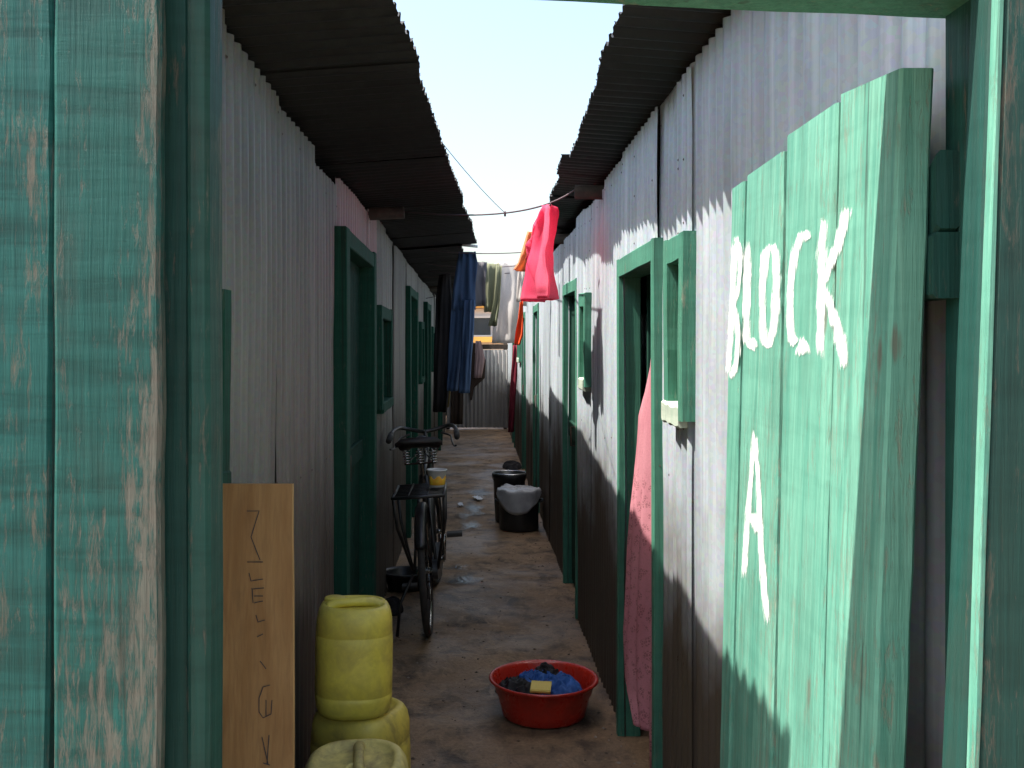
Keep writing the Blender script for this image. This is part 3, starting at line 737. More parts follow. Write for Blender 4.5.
def garment(mb, rows, th=.03, fold=.35, seed=0., n=40, freq=5, axis='x'):
    """closed cloth volume; rows = (centre vector, half width)"""
    rings = []; m = len(rows); N = 4 * (m - 1)
    for i in range(N + 1):
        f = i / 4; j = min(int(f), m - 2); k = f - j
        c = rows[j][0].lerp(rows[j + 1][0], k); hw = rows[j][1] * (1 - k) + rows[j + 1][1] * k
        t = i / N; ring = []
        for q in range(n):
            a = 2 * math.pi * q / n
            e = math.copysign(abs(math.cos(a)) ** .8, math.cos(a))
            w = hw * (1 + .10 * noise.noise(Vector((e * 1.5, t * 4, seed))))
            dep = th * .45 * math.sin(a) * (1 + .3 * noise.noise(Vector((e * 2, t * 3, seed + 4))))
            dep += th * fold * (0.4 + t) * (math.sin(freq * e + seed + 1.5 * t) + .4 * math.sin(freq * 2.7 * e - seed + 2.5 * t)) + th * .22 * noise.noise(Vector((e * 9, t * 7, seed + 3))) + th * .9 * noise.noise(Vector((e * 2.5, t * 2.5, seed + 8)))
            dx_, dy_ = (1., 0.) if axis == 'x' else (math.cos(axis), math.sin(axis))
            v = Vector((e * w * dx_ - dep * dy_, e * w * dy_ + dep * dx_, 0))
            v.z = .012 * noise.noise(Vector((e * 3, seed, 2))) * (1 if i in (0, N) else 0)
            ring.append(c + v)
        rings.append(ring)
    mb.loft(rings)
def rows_px(tab, d): return [(at((a + b) / 2, y, d), (b - a) / 2 * d / 1000) for y, a, b in tab]
def cloth(name, label, cat, mat, parts, group='washing hung over the alley'):
    mb = MB()
    for rows, th, fold, seed, freq, axis in parts: garment(mb, rows, th, fold, seed, 44, freq, axis)
    o = mb.obj(name, mat, smooth=True); recenter(o); return tag(o, label, cat, group)
cloth('jeans', 'blue jeans hanging by the waist under the left eave', 'jeans', M['denim'], [
    (rows_px([(252, 459, 476), (262, 457, 477), (290, 453.5, 476), (310, 452, 475)], 8.05), .035, .3, 1, 4, 'x'),
    (rows_px([(300, 452, 465), (340, 449, 463), (375, 447.5, 459), (391, 446.5, 458)], 8.07), .032, .5, 2, 3, 'x'),
    (rows_px([(300, 463, 475), (340, 461, 473.5), (375, 459.5, 470.5), (393, 458.5, 470)], 8.02), .032, .5, 3, 3, 'x')])
cloth('tee_shirt', 'grey tee shirt hanging just behind the blue jeans', 'shirt', M['greycloth'], [
    (rows_px([(262, 469, 487), (280, 470, 486), (306, 471, 486)], 9.0), .03, .5, 5, 4, 'x')])
cloth('shirt', 'olive shirt with one sleeve down between jeans and cream shirt', 'shirt', M['olive'], [
    (rows_px([(264, 482, 500), (285, 483, 500), (312, 484, 499)], 9.3), .03, .5, 6, 4, 'x'),
    (rows_px([(266, 496, 502), (300, 494, 500), (326, 488, 497)], 9.25), .022, .5, 7, 3, 'x')])
cloth('shirt', 'long cream shirt hanging in the middle of the alley', 'shirt', M['cream'], [
    (rows_px([(262, 497, 521), (278, 495, 523), (305, 494, 521), (325, 493, 521), (343, 492, 520)], 10.3), .04, .5, 8, 5, 'x'),
    (rows_px([(264, 492, 499), (285, 491, 497), (306, 490.5, 496)], 10.28), .03, .4, 9, 3, 'x'),
    (rows_px([(264, 519, 525), (285, 521, 526), (306, 522, 527)], 10.32), .03, .4, 10, 3, 'x')])
cloth('shirt', 'crimson shirt hanging nearest the camera beside the right eave', 'shirt', M['pinkc'], [
    ([(Vector((.345, 4.80, 2.265)), .06), (Vector((.335, 4.84, 2.18)), .13), (Vector((.322, 4.88, 2.08)), .19), (Vector((.312, 4.90, 1.97)), .235), (Vector((.310, 4.90, 1.88)), .245), (Vector((.308, 4.90, 1.82)), .245)], .04, .8, 11, 5, R(97.5)),
    ([(Vector((.325, 4.98, 2.20)), .05), (Vector((.300, 5.08, 2.13)), .075), (Vector((.288, 5.12, 2.04)), .08)], .035, .6, 31, 4, R(97.5))])
cloth('blouse', 'deep pink blouse bunched behind the crimson shirt on the right', 'blouse', M['hotpink'], [
    (rows_px([(212, 540, 547), (225, 533, 544), (240, 531, 543), (262, 533, 541)], 6.4), .03, .8, 12, 5, 'x')])
cloth('top', 'peach orange top dangling left of the crimson shirt', 'top', M['orange'], [
    (rows_px([(232, 527, 536), (250, 522, 534), (262, 518, 533), (271, 513, 531)], 7.2), .03, .7, 13, 4, 'x')])
cloth('vest', 'pale vest hanging below the peach orange top', 'vest', M['cream'], [
    (rows_px([(258, 518, 527), (280, 517, 524), (302, 516, 521)], 7.7), .02, .6, 21, 4, 'x')])
cloth('cloth', 'small vermilion cloth hanging at the right of the cream shirt', 'cloth', M['orangered'], [
    (rows_px([(300, 520, 523), (318, 518, 523.5), (335, 515, 523), (345, 514, 520)], 9.9), .025, .7, 14, 3, 'x')])
line([at(520.5, 302, 9.92), at(520.5, 285, 9.95), at(521, 271, 10.0)], 'short cord holding the vermilion cloth', .003)
cloth('sheet', 'long maroon sheet hanging on the right wall near the far gate', 'sheet', M['maroon'], [
    (rows_px([(345, 513, 519), (380, 510.5, 517), (410, 509, 515), (432, 508, 514)], 14.5), .03, .7, 15, 4, 'x')])
cloth('towel', 'faded rose towel hung over the far gate', 'towel', M['rosetow'], [
    (rows_px([(341, 475.5, 481), (358, 475, 485), (378, 473.5, 482)], 18.93), .03, .4, 16, 3, 'x')])
cloth('rag', 'dark rag hung over the far gate beside the rose towel', 'rag', M['browncl'], [
    (rows_px([(343, 470, 476), (360, 470, 486), (378, 470, 485), (388, 469, 474), (400, 470, 472)], 18.96), .02, .4, 17, 3, 'x')])
cloth('coat', 'black coat hanging against the left wall behind the jeans', 'coat', M['darkcl'], [
    (rows_px([(268, 440, 450), (300, 436, 452), (360, 434, 452), (412, 433, 447)], 10.9), .05, .5, 18, 4, 'x')])
cloth('trousers', 'mustard trousers hanging between the black coat and the jeans', 'trousers', M['yellowcl'], [
    (rows_px([(300, 446, 455), (338, 445, 453), (380, 444, 452), (407, 442, 449)], 11.6), .035, .5, 19, 4, 'x')])
cloth('towel', 'brown towel hanging low beyond the jeans at left', 'towel', M['browncl'], [
    (rows_px([(330, 452, 463), (380, 451, 464), (424, 450, 463)], 13.0), .035, .5, 20, 4, 'x')])
line(sag((-.6, 10.9, 2.34), (-.08, 10.9, 2.40), .02), 'short cord under the left roof holding the black coat')
line(sag((-.6, 11.6, 2.14), (-.1, 11.6, 2.30), .02), 'short cord under the left roof holding the mustard trousers')
line(sag((-.6, 13.0, 1.8), (-.1, 13.0, 1.85), .02), 'low cord under the left roof holding the brown towel')

# lace curtain blowing out of the open right doorway
mb = MB(); rings = []
tab = [(1.86, .74, 3.46), (1.69, .69, 3.60), (1.34, .604, 3.66), (1.16, .584, 3.66), (.85, .565, 3.66), (.55, .548, 3.66), (.38, .55, 3.64), (.28, .57, 3.56)]
n = 46
for i in range(57):
    f = i / 8; j = min(int(f), 6); k = f - j
    z = tab[j][0] * (1 - k) + tab[j + 1][0] * k; xf = tab[j][1] * (1 - k) + tab[j + 1][1] * k; yf = tab[j][2] * (1 - k) + tab[j + 1][2] * k
    a = Vector((.612 if z < 1.6 else .70 - (1.86 - z) * .33, 3.345, z)); b = Vector((xf, yf, z)); d = b - a; nn = Vector((d.y, -d.x, 0)).normalized(); row = []
    for q in range(n + 1):
        u = q / n; amp = .016 * (.5 + (1.9 - z) * .5)
        row.append(a.lerp(b, u) - nn * (amp * math.sin(u * 19 + z * 1.2) + .02 * math.sin(math.pi * u) + .012 * noise.noise(Vector((u * 3, z * 3, 4)))) + Vector((0, 0, .03 * noise.noise(Vector((u * 4, 1, 1))) - (.10 if u < .25 and i == 56 else 0))))
    rings.append(row)
mb.loft(rings, False, False)
o = mb.obj('curtain', M['lace'], smooth=True); recenter(o)
sol = o.modifiers.new('thickness', 'SOLIDIFY'); sol.thickness = .002
tag(o, 'pink lace curtain spilling out of the open doorway on the right', 'curtain')

# ------------------------------------------------------------------ plywood offcut with handwriting
pb = thing('plywood_board', 'narrow bare plywood board stood against left wall, ink scrawl down it', 'board', (-.5, 2.18, 0))
PD0 = 2.2
mb = MB(); mb.plank((-.478, 2.105, .0), (-.497, 2.2, 1.295), (.188, 0, 0), (0, .012, 0), 12, .001, .002, .0); mb.obj('board', M['ply'], pb)
def on_ply(x, y):
    # plane through (.,2.105,0) and (.,2.2,1.295), a hair in front
    k = (2.2 - 2.105) / 1.295; v = (y - 345) / 1000
    Y = (2.105 - .0085 + k * CAM_H) / (1 + k * v)
    return at(x, y, Y)
INK = [[(247, 511), (259, 511), (255, 524), (251, 537), (260, 560)], [(247, 562), (263, 562)], [(249, 573), (251, 581), (263, 579)], [(252, 588), (253, 603)], [(253, 589), (264, 588)], [(254, 596), (263, 596)],
       [(254, 603), (263, 601)], [(256, 615), (258, 622), (265, 620)], [(257, 637), (263, 634)], [(260, 661), (266, 669)], [(270, 685), (263, 687), (259, 698), (259, 712), (263, 718), (271, 714), (272, 700)], [(266, 700), (266, 716)],
       [(262, 737), (268, 764)], [(269, 735), (267, 764)], [(263, 763), (270, 765)]]
for k, p in enumerate(INK):
    mb = MB(); stroke(mb, p, [1.0] * len(p), on_ply, 3, .5, k); mb.obj('pen_stroke', M['ink'], pb)

# ------------------------------------------------------------------ jerricans
def jerrican(label, loc, rot, mat, sx, sy, h, cap_at, handle_rot, grimy=True):
    t = thing('jerrican', label, 'jerrican', loc, rot, 'yellow jerricans by the left wall')
    mb = MB(); S = h / .40
    prof = [(.0, .006), (.085, .004), (.112, .0), (.126, .010), (.134, .026), (.1375, .06), (.1380, .075), (.1362, .079), (.1362, .083), (.1385, .087), (.1395, .16), (.1395, .25), (.1385, .290), (.1365, .294), (.1365, .298), (.1380, .302), (.136, .345), (.131, .372), (.122, .389), (.114, .396), (.104, .398), (.098, .394), (.094, .387), (.06, .384), (0.001, .383)]
    mb.lathe([(r, z * S) for r, z in prof], (0, 0, 0), 64, False, 2.75, sx, sy)
    for i, v in enumerate(mb.v):                     # soft dents
        p = Vector(v); k = noise.noise(p * 9 + Vector(loc) * 5) * .0035
        mb.v[i] = (p.x * (1 + k * 8), p.y * (1 + k * 8), p.z)
    b = mb.obj('body', mat, t, smooth=True, world=False)
    hm = MB(); c, s_ = math.cos(handle_rot), math.sin(handle_rot)
    def rr(x, y, z): return Vector((x * c - y * s_, x * s_ + y * c, z * S))
    pts = [rr(-.092, -.012, .385), rr(-.080, -.012, .388), rr(-.06, -.012, .399), rr(0, -.012, .402), rr(.06, -.012, .399), rr(.080, -.012, .388), rr(.092, -.012, .385)]
    hm.tube(pts, [.019, .0165, .0155, .015, .0155, .0165, .019], 10)
    hm.obj('handle', mat, t, smooth=True, world=False)
    sm = MB(); x, y = cap_at
    sm.lathe([(.040, .372 * S), (.033, .377 * S), (.030, .380 * S), (.029, .398 * S), (.031, .400 * S), (.028, .402 * S), (.023, .401 * S), (.022, .378 * S), (.001, .376 * S)] if grimy else [(.040, .380 * S), (.031, .384 * S), (.030, .386 * S), (.034, .387 * S), (.034, .408 * S), (.030, .411 * S), (.001, .411 * S)], (x, y, 0), 28)
    sm.obj('spout', mat, t, smooth=True, world=False)
    return t
jerrican('clean yellow jerrican standing on top of a grimy one', (-.405, 3.27, .408), (R(-1), R(1), R(8)), M['can'], .90, .93, .352, (-.066, .03), R(5), False)
jerrican('grimy yellow jerrican with another jerrican standing on it', (-.385, 3.31, .004), (0, 0, R(-25)), M['can_d'], 1.10, 1.05, .405, (.085, -.045), R(100))
jerrican('faded muddy jerrican at the front, its top empty', (-.338, 2.90, .004), (R(5), R(-2), R(4)), M['can_e'], 1.12, 1.08, .415, (.004, -.055), R(92))

# ------------------------------------------------------------------ red basin with washing
bs = thing('basin', 'round red plastic basin of soaking blue clothes on the alley floor', 'basin', (.288, 4.32, .008))
mb = MB()
prof = [(.001, .006), (.165, .004), (.172, .0), (.178, .006), (.190, .05), (.2, .09), (.206, .098), (.218, .142), (.229, .146), (.236, .152), (.236, .158), (.231, .161), (.222, .158), (.211, .149), (.197, .095), (.183, .04), (.172, .012), (.001, .012)]
mb.lathe(prof, (0, 0, 0), 72); mb.obj('basin_body', M['red'], bs, smooth=True, world=False)
def crumple(name, label, cat, mat, c, rx, ry, h, seed, n=64, freq=24, rot=0., amp=.5):
    mb = MB(); vs = []; ca, sa = math.cos(rot), math.sin(rot)
    for j in range(n + 1):
        for i in range(n + 1):
            u, v = 2 * i / n - 1, 2 * j / n - 1
            X_ = u * math.sqrt(1 - v * v / 2); Y_ = v * math.sqrt(1 - u * u / 2); rr = math.hypot(X_, Y_)
            p = Vector((X_ * rx, Y_ * ry, 0)); w = Vector((p.x * freq + seed, p.y * freq, seed))
            wob = 1 + .10 * noise.noise(Vector((X_ * 1.5, Y_ * 1.5, seed)))
            rid = 1 - abs(noise.noise(w + Vector((noise.noise(w * .7) * 1.5, 0, 0))) * 2)
            z = h * ((1 - rr ** 3) * .75 + amp * rid * (1 - rr ** 6) + .2 * noise.noise(w * 2))
            vs.append((c[0] + (p.x * ca - p.y * sa) * wob, c[1] + (p.x * sa + p.y * ca) * wob, c[2] + max(z, 0)))
    top = len(vs); N = n + 1
    fs = [(j * N + i, j * N + i + 1, (j + 1) * N + i + 1, (j + 1) * N + i) for j in range(n) for i in range(n)]
    bord = [i for i in range(N)] + [j * N + n for j in range(1, N)] + [n * N + i for i in range(n - 1, -1, -1)] + [j * N for j in range(n - 1, 0, -1)]
    vs += [(vs[b][0], vs[b][1], c[2] - .004) for b in bord]; L = len(bord)
    fs += [(bord[k], bord[(k + 1) % L], top + (k + 1) % L, top + k) for k in range(L)] + [tuple(range(top, top + L))]
    mb.add(vs, fs); o = mb.obj(name, mat, smooth=True); recenter(o); return tag(o, label, cat)
crumple('wet_cloth', 'wet blue cloth crumpled at the right inside the red basin', 'cloth', M['wetblue'], (.356, 4.31, .112), .098, .13, .052, 3, rot=.3)
crumple('wet_cloth', 'wet blue cloth heaped left of centre inside the red basin', 'cloth', M['wetblue'], (.268, 4.35, .112), .085, .12, .055, 8, rot=1.0)
crumple('wet_cloth', 'blackish wet cloth in the middle back of the red basin', 'cloth', M['wetdark'], (.305, 4.41, .126), .065, .07, .052, 5, rot=.5)
crumple('wet_cloth', 'dark grey wet cloth at the left inside the red basin', 'cloth', M['wetdark'], (.182, 4.31, .108), .072, .11, .045, 11, rot=1.4)
mb = MB(); c = at(541, 688, 4.2); cz = c.z
mb.plank((c.x - .042, c.y + .006, cz + .004), (c.x + .042, c.y - .006, cz + .004), (.012, .085, .012), (0, -.003, .017), 3, .0008, .005)
o = mb.obj('soap_bar', M['soap']); recenter(o); tag(o, 'yellow bar of soap lying on the wet clothes in the basin', 'soap')

# ------------------------------------------------------------------ black bucket, black tub and bag
t = thing('bucket', 'tall black bucket standing behind the tub with the plastic bag', 'bucket', (.292, 9.05, .006))
mb = MB(); mb.lathe([(.001, .008), (.115, .006), (.122, 0), (.128, .01), (.146, .40), (.156, .408), (.158, .428), (.152, .436), (.140, .430), (.118, .02), (.001, .02)], n=48); mb.obj('bucket_body', M['drum'], t, smooth=True, world=False)
mb = MB(); mb.torus((0, 0, .437), .151, .006, 'z', 48, 8); mb.obj('rim', M['chrome'], t, smooth=True, world=False)
mb = MB(); mb.tube([(.155 * math.cos(a), -.155 * math.sin(a) * .35 - .05 * math.sin(a), .41 - .07 * math.sin(a)) for a in [math.pi * k / 16 for k in range(17)]], .004, 6); mb.obj('bucket_handle', M['nail'], t, smooth=True, world=False)
t = thing('tub', 'squat black tub by the right wall with plastic bag in its mouth', 'tub', (.365, 8.68, .006))
mb = MB(); mb.lathe([(.001, .006), (.155, .004), (.165, 0), (.172, .012), (.168, .12), (.172, .2), (.170, .27), (.176, .285), (.176, .30), (.166, .304), (.158, .29), (.158, .03), (.001, .03)], n=48); mb.obj('tub_body', M['drum'], t, smooth=True, world=False)
for s_ in (-1, 1):
    mb = MB(); mb.tube([(s_ * .17, -.05, .24), (s_ * .20, -.045, .25), (s_ * .205, 0, .252), (s_ * .20, .045, .25), (s_ * .17, .05, .24)], .009, 8); mb.obj('handle', M['drum'], t, smooth=True, world=False)
# bag: a crumpled cap over the mouth with a flap hanging down the front
mb = MB(); vs = []; n = 60; m = 18
for j in range(m + 1):
    f = j / m
    for i in range(n):
        a = 2 * math.pi * i / n; front = max(0., -math.sin(a + .15)) ** 1.5
        r = .185 * min(1., f * 1.7); drop = max(0., f - .59) / .41
        w = noise.noise(Vector((math.cos(a) * 2.5, math.sin(a) * 2.5, f * 3))); w2 = noise.noise(Vector((math.cos(a) * 7, math.sin(a) * 7, f * 6 + 5)))
        z = .352 + .012 * (1 - f) + .02 * w + .012 * w2 - drop * (.035 + .165 * front)
        r2 = r + drop * (.012 - .01 * front) + .010 * w2 * min(1, f * 2)
        vs.append((.365 + r2 * math.cos(a), 8.68 + r2 * math.sin(a), max(z, .03)))
mb.add(vs, [(j * n + i, j * n + (i + 1) % n, (j + 1) * n + (i + 1) % n, (j + 1) * n + i) for j in range(m) for i in range(n)])
o = mb.obj('plastic_bag', M['pbag'], smooth=True); recenter(o); sol = o.modifiers.new('thickness', 'SOLIDIFY'); sol.thickness = .0015
tag(o, 'crumpled whitish plastic bag draped over the black tub', 'plastic bag')
crumple('rag', 'small black rag lying on the floor by right wall beyond the bucket', 'rag', M['darkcl'], (.46, 13.1, .01), .13, .35, .055, 21, freq=8)
# scraps of paper
for x, y, w, lab, rz in ((460.5, 506.5, .05, 'small square white paper scrap on the wet floor', .2), (477.5, 500, .075, 'larger crumpled white paper scrap lying beside the puddle', .7)):
    d = 1.6 / ((y - 345) / 1000) ; c = at(x, y, d); mb = MB(); n = 8; vs = []
    for j in range(n + 1):
        for i in range(n + 1):
            u, v = (i / n - .5) * w, (j / n - .5) * w * 3.0
            vs.append((c.x + u * math.cos(rz) - v * math.sin(rz) * .4, c.y + u * math.sin(rz) + v, .02 + .02 * abs(noise.noise(Vector((u * 30, v * 20, rz))))))
    mb.add(vs, [(j * (n + 1) + i, j * (n + 1) + i + 1, (j + 1) * (n + 1) + i + 1, (j + 1) * (n + 1) + i) for j in range(n) for i in range(n)])
    o = mb.obj('paper_scrap', M['paper'], smooth=True); recenter(o); sol = o.modifiers.new('thickness', 'SOLIDIFY'); sol.thickness = .001
    tag(o, lab, 'paper scrap')
# low black basin and rag behind the bicycle
t = thing('basin', 'low black basin lying between the left wall and bicycle', 'basin', (-.47, 6.55, .006))
mb = MB(); mb.lathe([(.001, .006), (.10, .004), (.11, 0), (.135, .10), (.150, .105), (.150, .115), (.140, .117), (.128, .10), (.103, .012), (.001, .012)], n=40); mb.obj('basin_body', M['drum'], t, smooth=True, world=False)
crumple('rag', 'dark rag lying at the foot of the left wall near the bicycle', 'rag', M['darkcl'], (-.51, 6.0, .01), .07, .12, .06, 31, freq=14)

# ------------------------------------------------------------------ bicycle (its own space: +Y forward, wheel contact at the origin)
bk = thing('bicycle', 'old black roadster bicycle with rear carrier leaning by the left wall', 'bicycle', (-.262, 5.52, .006), (0, R(-3.6), R(.3)))
def bpart(name, mb, mat, parent=None, smooth=True): return mb.obj(name, mat, parent or bk, smooth=smooth, world=False)
RH, FH, BB = Vector((0, 0, .35)), Vector((0, 1.16, .35)), Vector((0, .49, .30))
def wheel(c, steer=0.):
    def tr(mb):
        Mx = Matrix.Translation(c) @ Matrix.Rotation(steer, 4, 'Z') @ Matrix.Translation(-c)
        mb.v = [tuple(Mx @ Vector(v)) for v in mb.v]; return mb
    mb = MB(); mb.torus(c, .312, .010, 'x', 56, 8, 1.4)
    w = bpart('wheel', tr(mb), M['chrome'])
    mb = MB(); mb.torus(c, .330, .020, 'x', 56, 10, 1.0); bpart('tyre', tr(mb), M['rubber'], w)
    mb = MB(); mb.tube([c + Vector((-.05, 0, 0)), c + Vector((-.035, 0, 0)), c + Vector((.035, 0, 0)), c + Vector((.05, 0, 0))], [.022, .018, .018, .022], 12); bpart('hub', tr(mb), M['chrome'], w)
    mb = MB()
    for k in range(32):
        a = 2 * math.pi * k / 32; s_ = .04 if k % 2 else -.04; a2 = a + (.5 if k % 4 < 2 else -.5)
        mb.tube([c + Vector((s_, .02 * math.cos(a2), .02 * math.sin(a2))), c + Vector((0, .305 * math.cos(a), .305 * math.sin(a)))], .0014, 4)
    bpart('spokes', tr(mb), M['nail'], w)
wheel(RH); wheel(FH, R(-6))
ST, HT, HB = Vector((0, .34, .86)), Vector((0, .90, .90)), Vector((0, .945, .74))
mb = MB()
mb.tube([BB, ST], .0155, 10); mb.tube([BB, HB], .0165, 10); mb.tube([ST + Vector((0, .01, -.04)), HT], .0145, 10); mb.tube([HT + Vector((0, -.012, .04)), HB + Vector((0, .012, -.04))], .020, 10)
for s_ in (-1, 1):
    mb.tube([BB + Vector((s_ * .03, -.01, 0)), RH + Vector((s_ * .06, 0, 0))], .010, 8); mb.tube([ST + Vector((s_ * .016, 0, -.03)), RH + Vector((s_ * .062, 0, .0))], .009, 8)
bpart('frame', mb, M['black'])
mb = MB()
mb.tube([HB + Vector((0, .012, -.04)), HB + Vector((0, .025, -.075))], .022, 10)
for s_ in (-1, 1): mb.tube([HB + Vector((s_ * .03, .025, -.075)), HB + Vector((s_ * .045, .10, -.22)), FH + Vector((s_ * .05, 0, 0))], [.013, .012, .009], 8)
bpart('fork', mb, M['black'])
def guard(c, a0, a1, name):
    mb = MB(); rings = []
    for k in range(30):
        a = R(a0 + (a1 - a0) * k / 29); d = Vector((0, math.cos(a), math.sin(a)))
        rings.append([c + d * .362 + Vector((-.034, 0, 0)) - d * .014, c + d * .372 + Vector((-.02, 0, 0)), c + d * .378, c + d * .372 + Vector((.02, 0, 0)), c + d * .362 + Vector((.034, 0, 0)) - d * .014, c + d * .372])
    mb.loft(rings); return bpart(name, mb, M['black'])
guard(RH, 30, 150, 'mudguard'); guard(FH, 40, 190, 'mudguard')
# saddle with its three coil springs
sd = Vector((0, .24, 1.035)); mb = MB(); rings = []
for k in range(15):
    f = k / 14; y = -.14 + .30 * f; hw = .112 * (1 - f) ** .8 + .020; z = .012 * math.cos(f * 6) + (.014 if f < .15 else 0)
    rings.append([sd + Vector((hw * x, y, z + zz)) for x, zz in ((-1, -.035), (-1.02, -.012), (-.75, .012), (-.3, .016), (.3, .016), (.75, .012), (1.02, -.012), (1, -.035), (.6, -.02), (-.6, -.02))])
mb.loft(rings); sa = bpart('saddle', mb, M['leather'])
mb = MB(); mb.tube([ST - Vector((0, -.0, .1)), (0, .315, .95), (0, .31, .975)], .0125, 10)
for s_ in (-1, 1): mb.tube([(s_ * .02, .36, .985), (s_ * .03, .28, .96), (s_ * .06, .13, .945)], .004, 6)
bpart('seat_post', mb, M['chrome'])
for x in (-.075, .0, .075):
    mb = MB(); mb.tube([sd + Vector((x + .019 * math.cos(a), -.105 + .019 * math.sin(a), -.03 - .075 * k / 70)) for k, a in ((k, k * 2 * math.pi * 5 / 70) for k in range(71))], .0042, 6)
    bpart('spring', mb, M['chrome'], sa)
mb = MB(); mb.tube([sd + Vector((-.09, -.105, -.108)), sd + Vector((.09, -.105, -.108))], .006, 6); bpart('spring_bar', mb, M['nail'], sa)
# handlebar, grips, brake levers
hb = MB()
pts = lambda s_: [(0, .885, 1.04), (s_ * .06, .90, 1.05), (s_ * .14, .90, 1.07), (s_ * .175, .84, 1.075), (s_ * .20, .74, 1.06), (s_ * .205, .66, 1.045)]
def smooth_pts(p, n=5):
    p = [Vector(x) for x in p]; o = []
    for i in range(len(p) - 1):
        a, b, c, d = p[max(i - 1, 0)], p[i], p[i + 1], p[min(i + 2, len(p) - 1)]
        for k in range(n):
            t = k / n; o.append(.5 * ((2 * b) + (c - a) * t + (2 * a - 5 * b + 4 * c - d) * t * t + (3 * b - a - 3 * c + d) * t ** 3))
    return o + [p[-1]]
for s_ in (-1, 1): hb.tube(smooth_pts(pts(s_)), .0125, 10)
hb.tube([(0, .893, .92), (0, .885, 1.045)], .013, 10)
h = bpart('handlebar', hb, M['steel'])
for s_ in (-1, 1):
    mb = MB(); mb.tube([(s_ * .2025, .70, 1.053), (s_ * .205, .64, 1.042), (s_ * .208, .55, 1.025)], [.0175, .018, .0175], 10); bpart('grip', mb, M['rubber'], h)
    mb = MB(); mb.tube(smooth_pts([(s_ * .10, .885, 1.03), (s_ * .16, .85, 1.01), (s_ * .17, .74, .99), (s_ * .185, .60, .97), (s_ * .2, .54, .975)]), .006, 8); bpart('brake_lever', mb, M['steel'], h)
mb = MB(); mb.tube([(.03, .93, 1.0), (.035, .95, .85), (.03, .97, .70)], .005, 6); bpart('brake_rod', mb, M['chrome'])
# carrier
mb = MB(); z = .795
for x in (-.135, .135): mb.tube([(x, -.26, z), (x, .20, z)], .009, 8)
for y in (-.26, .20): mb.tube([(-.135, y, z), (.135, y, z)], .009, 8)
for k in range(1, 9): mb.tube([(-.135, -.26 + .46 * k / 9, z), (.135, -.26 + .46 * k / 9, z)], .005, 6)
for k in (-.05, .05): mb.tube([(k, -.26, z + .009), (k, .20, z + .009)], .005, 6)
ca = bpart('carrier', mb, M['black'])
for s_ in (-1, 1):
    for y in (-.22, .10):
        mb = MB(); mb.tube([(s_ * .135, y, z), (s_ * .125, y * .8, .62), (s_ * .07, 0, .36)], .009, 8); bpart('carrier_stay', mb, M['black'], ca)
mb = MB()                                                    # chain case, crank, pedals
rings = []
for k in range(28):
    a = 2 * math.pi * k / 28; c = BB if math.cos(a) > 0 else RH; r = .105 if math.cos(a) > 0 else .055
    rings.append((0, c.y + r * math.cos(a), c.z + r * math.sin(a)))
mb.loft([[(x, p[1], p[2]) for p in rings] for x in (.040, .044, .064, .068)]); bpart('chain_case', mb, M['black'], smooth=False)
mb = MB(); mb.tube([BB + Vector((-.06, 0, 0)), BB + Vector((.09, 0, 0))], .014, 10)
mb.tube([BB + Vector((.085, 0, 0)), BB + Vector((.10, -.05, .16))], [.012, .009], 8); mb.tube([BB + Vector((-.06, 0, 0)), BB + Vector((-.075, .05, -.16))], [.012, .009], 8)
cr = bpart('crank', mb, M['chrome'])
for c, s_ in ((BB + Vector((.10, -.05, .16)), 1), (BB + Vector((-.075, .05, -.16)), -1)):
    mb = MB(); mb.plank(c + Vector((s_ * .015, 0, 0)), c + Vector((s_ * .105, 0, 0)), (0, .085, 0), (0, 0, .024), 1, 0, .005); bpart('pedal', mb, M['rubber'], cr, False)
mb = MB(); mb.tube([(-.07, .0, .33), (-.15, -.02, .18), (-.175, -.04, .008)], .009, 8); bpart('kickstand', mb, M['black'])
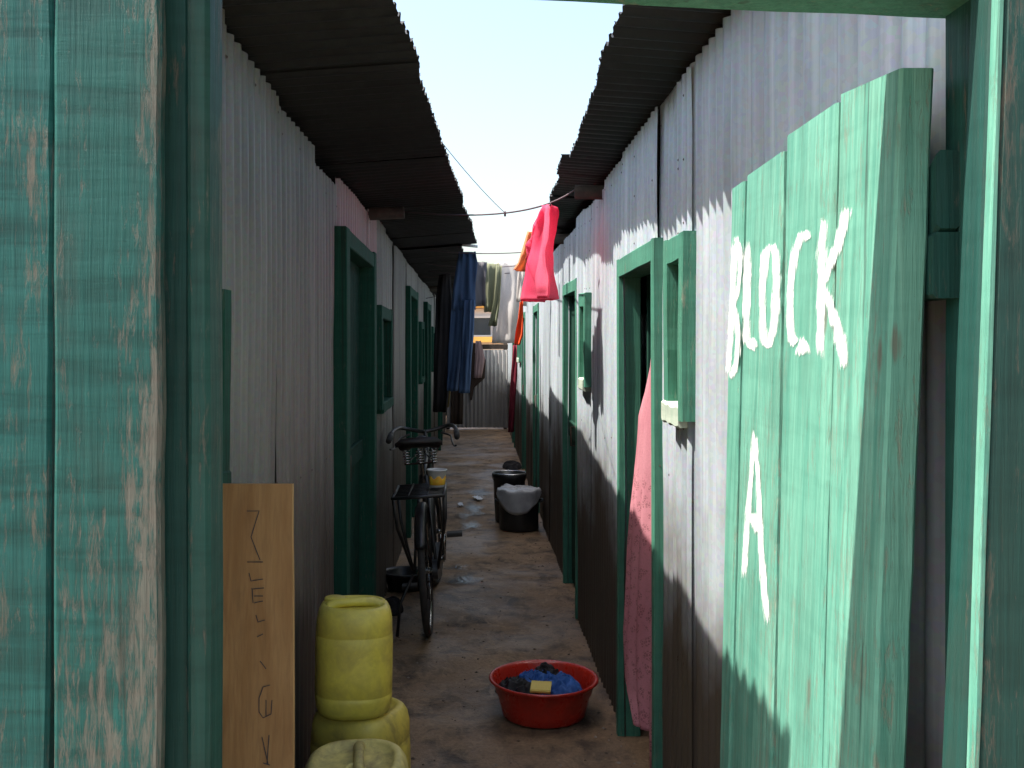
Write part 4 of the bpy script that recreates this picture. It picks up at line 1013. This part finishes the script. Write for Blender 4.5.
# white tub on the carrier
t = thing('plastic_tub', 'small white plastic tub with orange print standing on the bicycle carrier', 'tub', at(436.5, 490.5, 5.50) )
t.location = Matrix.Translation(bk.location) @ Matrix.Rotation(R(-3.6), 4, 'Y') @ Vector((.093, -.03, .812))
mb = MB(); mb.lathe([(.001, .003), (.036, .002), (.039, 0), (.041, .004), (.053, .088), (.057, .090), (.057, .096), (.052, .097), (.050, .09), (.038, .008), (.001, .007)], n=36); mb.obj('tub_body', M['white'], t, smooth=True, world=False)
mb = MB(); rings = []
for k in range(19):
    a = R(-150 + 150 * k / 18)
    rings.append([Vector((r * math.cos(a), r * math.sin(a), z)) for r, z in ((.0432, .012), (.0445, .014), (.0495, .055 + .01 * math.sin(k * .9)), (.0485, .056 + .01 * math.sin(k * .9)))])
mb.loft(rings); mb.obj('printed_label', M['label'], t, smooth=True, world=False)

# ------------------------------------------------------------------ light, sky, camera
S = Vector((-1, -.18, 1.97)).normalized()
sun = bpy.data.lights.new('sun', 'SUN'); sun.energy = 5.0; sun.angle = R(.53); sun.color = (1, .95, .87)
so = bpy.data.objects.new('sun', sun); COL.objects.link(so); so.rotation_euler = S.to_track_quat('Z', 'Y').to_euler(); so.location = (-3, -1, 8)
w = bpy.data.worlds.new('World'); scene.world = w; w.use_nodes = True
nt = w.node_tree; bgn = nt.nodes.get('Background') or nt.nodes.new('ShaderNodeBackground')
sky = nt.nodes.new('ShaderNodeTexSky'); sky.sky_type = 'NISHITA'; sky.sun_disc = False
sky.sun_elevation = math.asin(S.z); sky.sun_rotation = math.atan2(S.x, S.y) % (2 * math.pi)
sky.air_density = 1.3; sky.dust_density = 3.5; sky.ozone_density = 1.0; sky.altitude = 0
nt.links.new(sky.outputs[0], bgn.inputs[0]); bgn.inputs[1].default_value = .138
cam = bpy.data.cameras.new('camera'); cam.lens = 1000 / 1024 * 36; cam.sensor_width = 36
cam.shift_x = (512 - 477) / 1024; cam.shift_y = -(384 - 345) / 1024
cam.clip_start = .05; cam.clip_end = 600
co = bpy.data.objects.new('camera', cam); COL.objects.link(co); co.location = (0, 0, CAM_H); co.rotation_euler = (R(90), 0, 0)
scene.camera = co
vs = scene.view_settings; vs.view_transform = 'Standard'; vs.look = 'None'; vs.gamma = 1; vs.use_curve_mapping = False; vs.exposure = 1.4
scene.cycles.max_bounces = 10; scene.cycles.diffuse_bounces = 6; scene.cycles.glossy_bounces = 4
scene.cycles.use_denoising = True
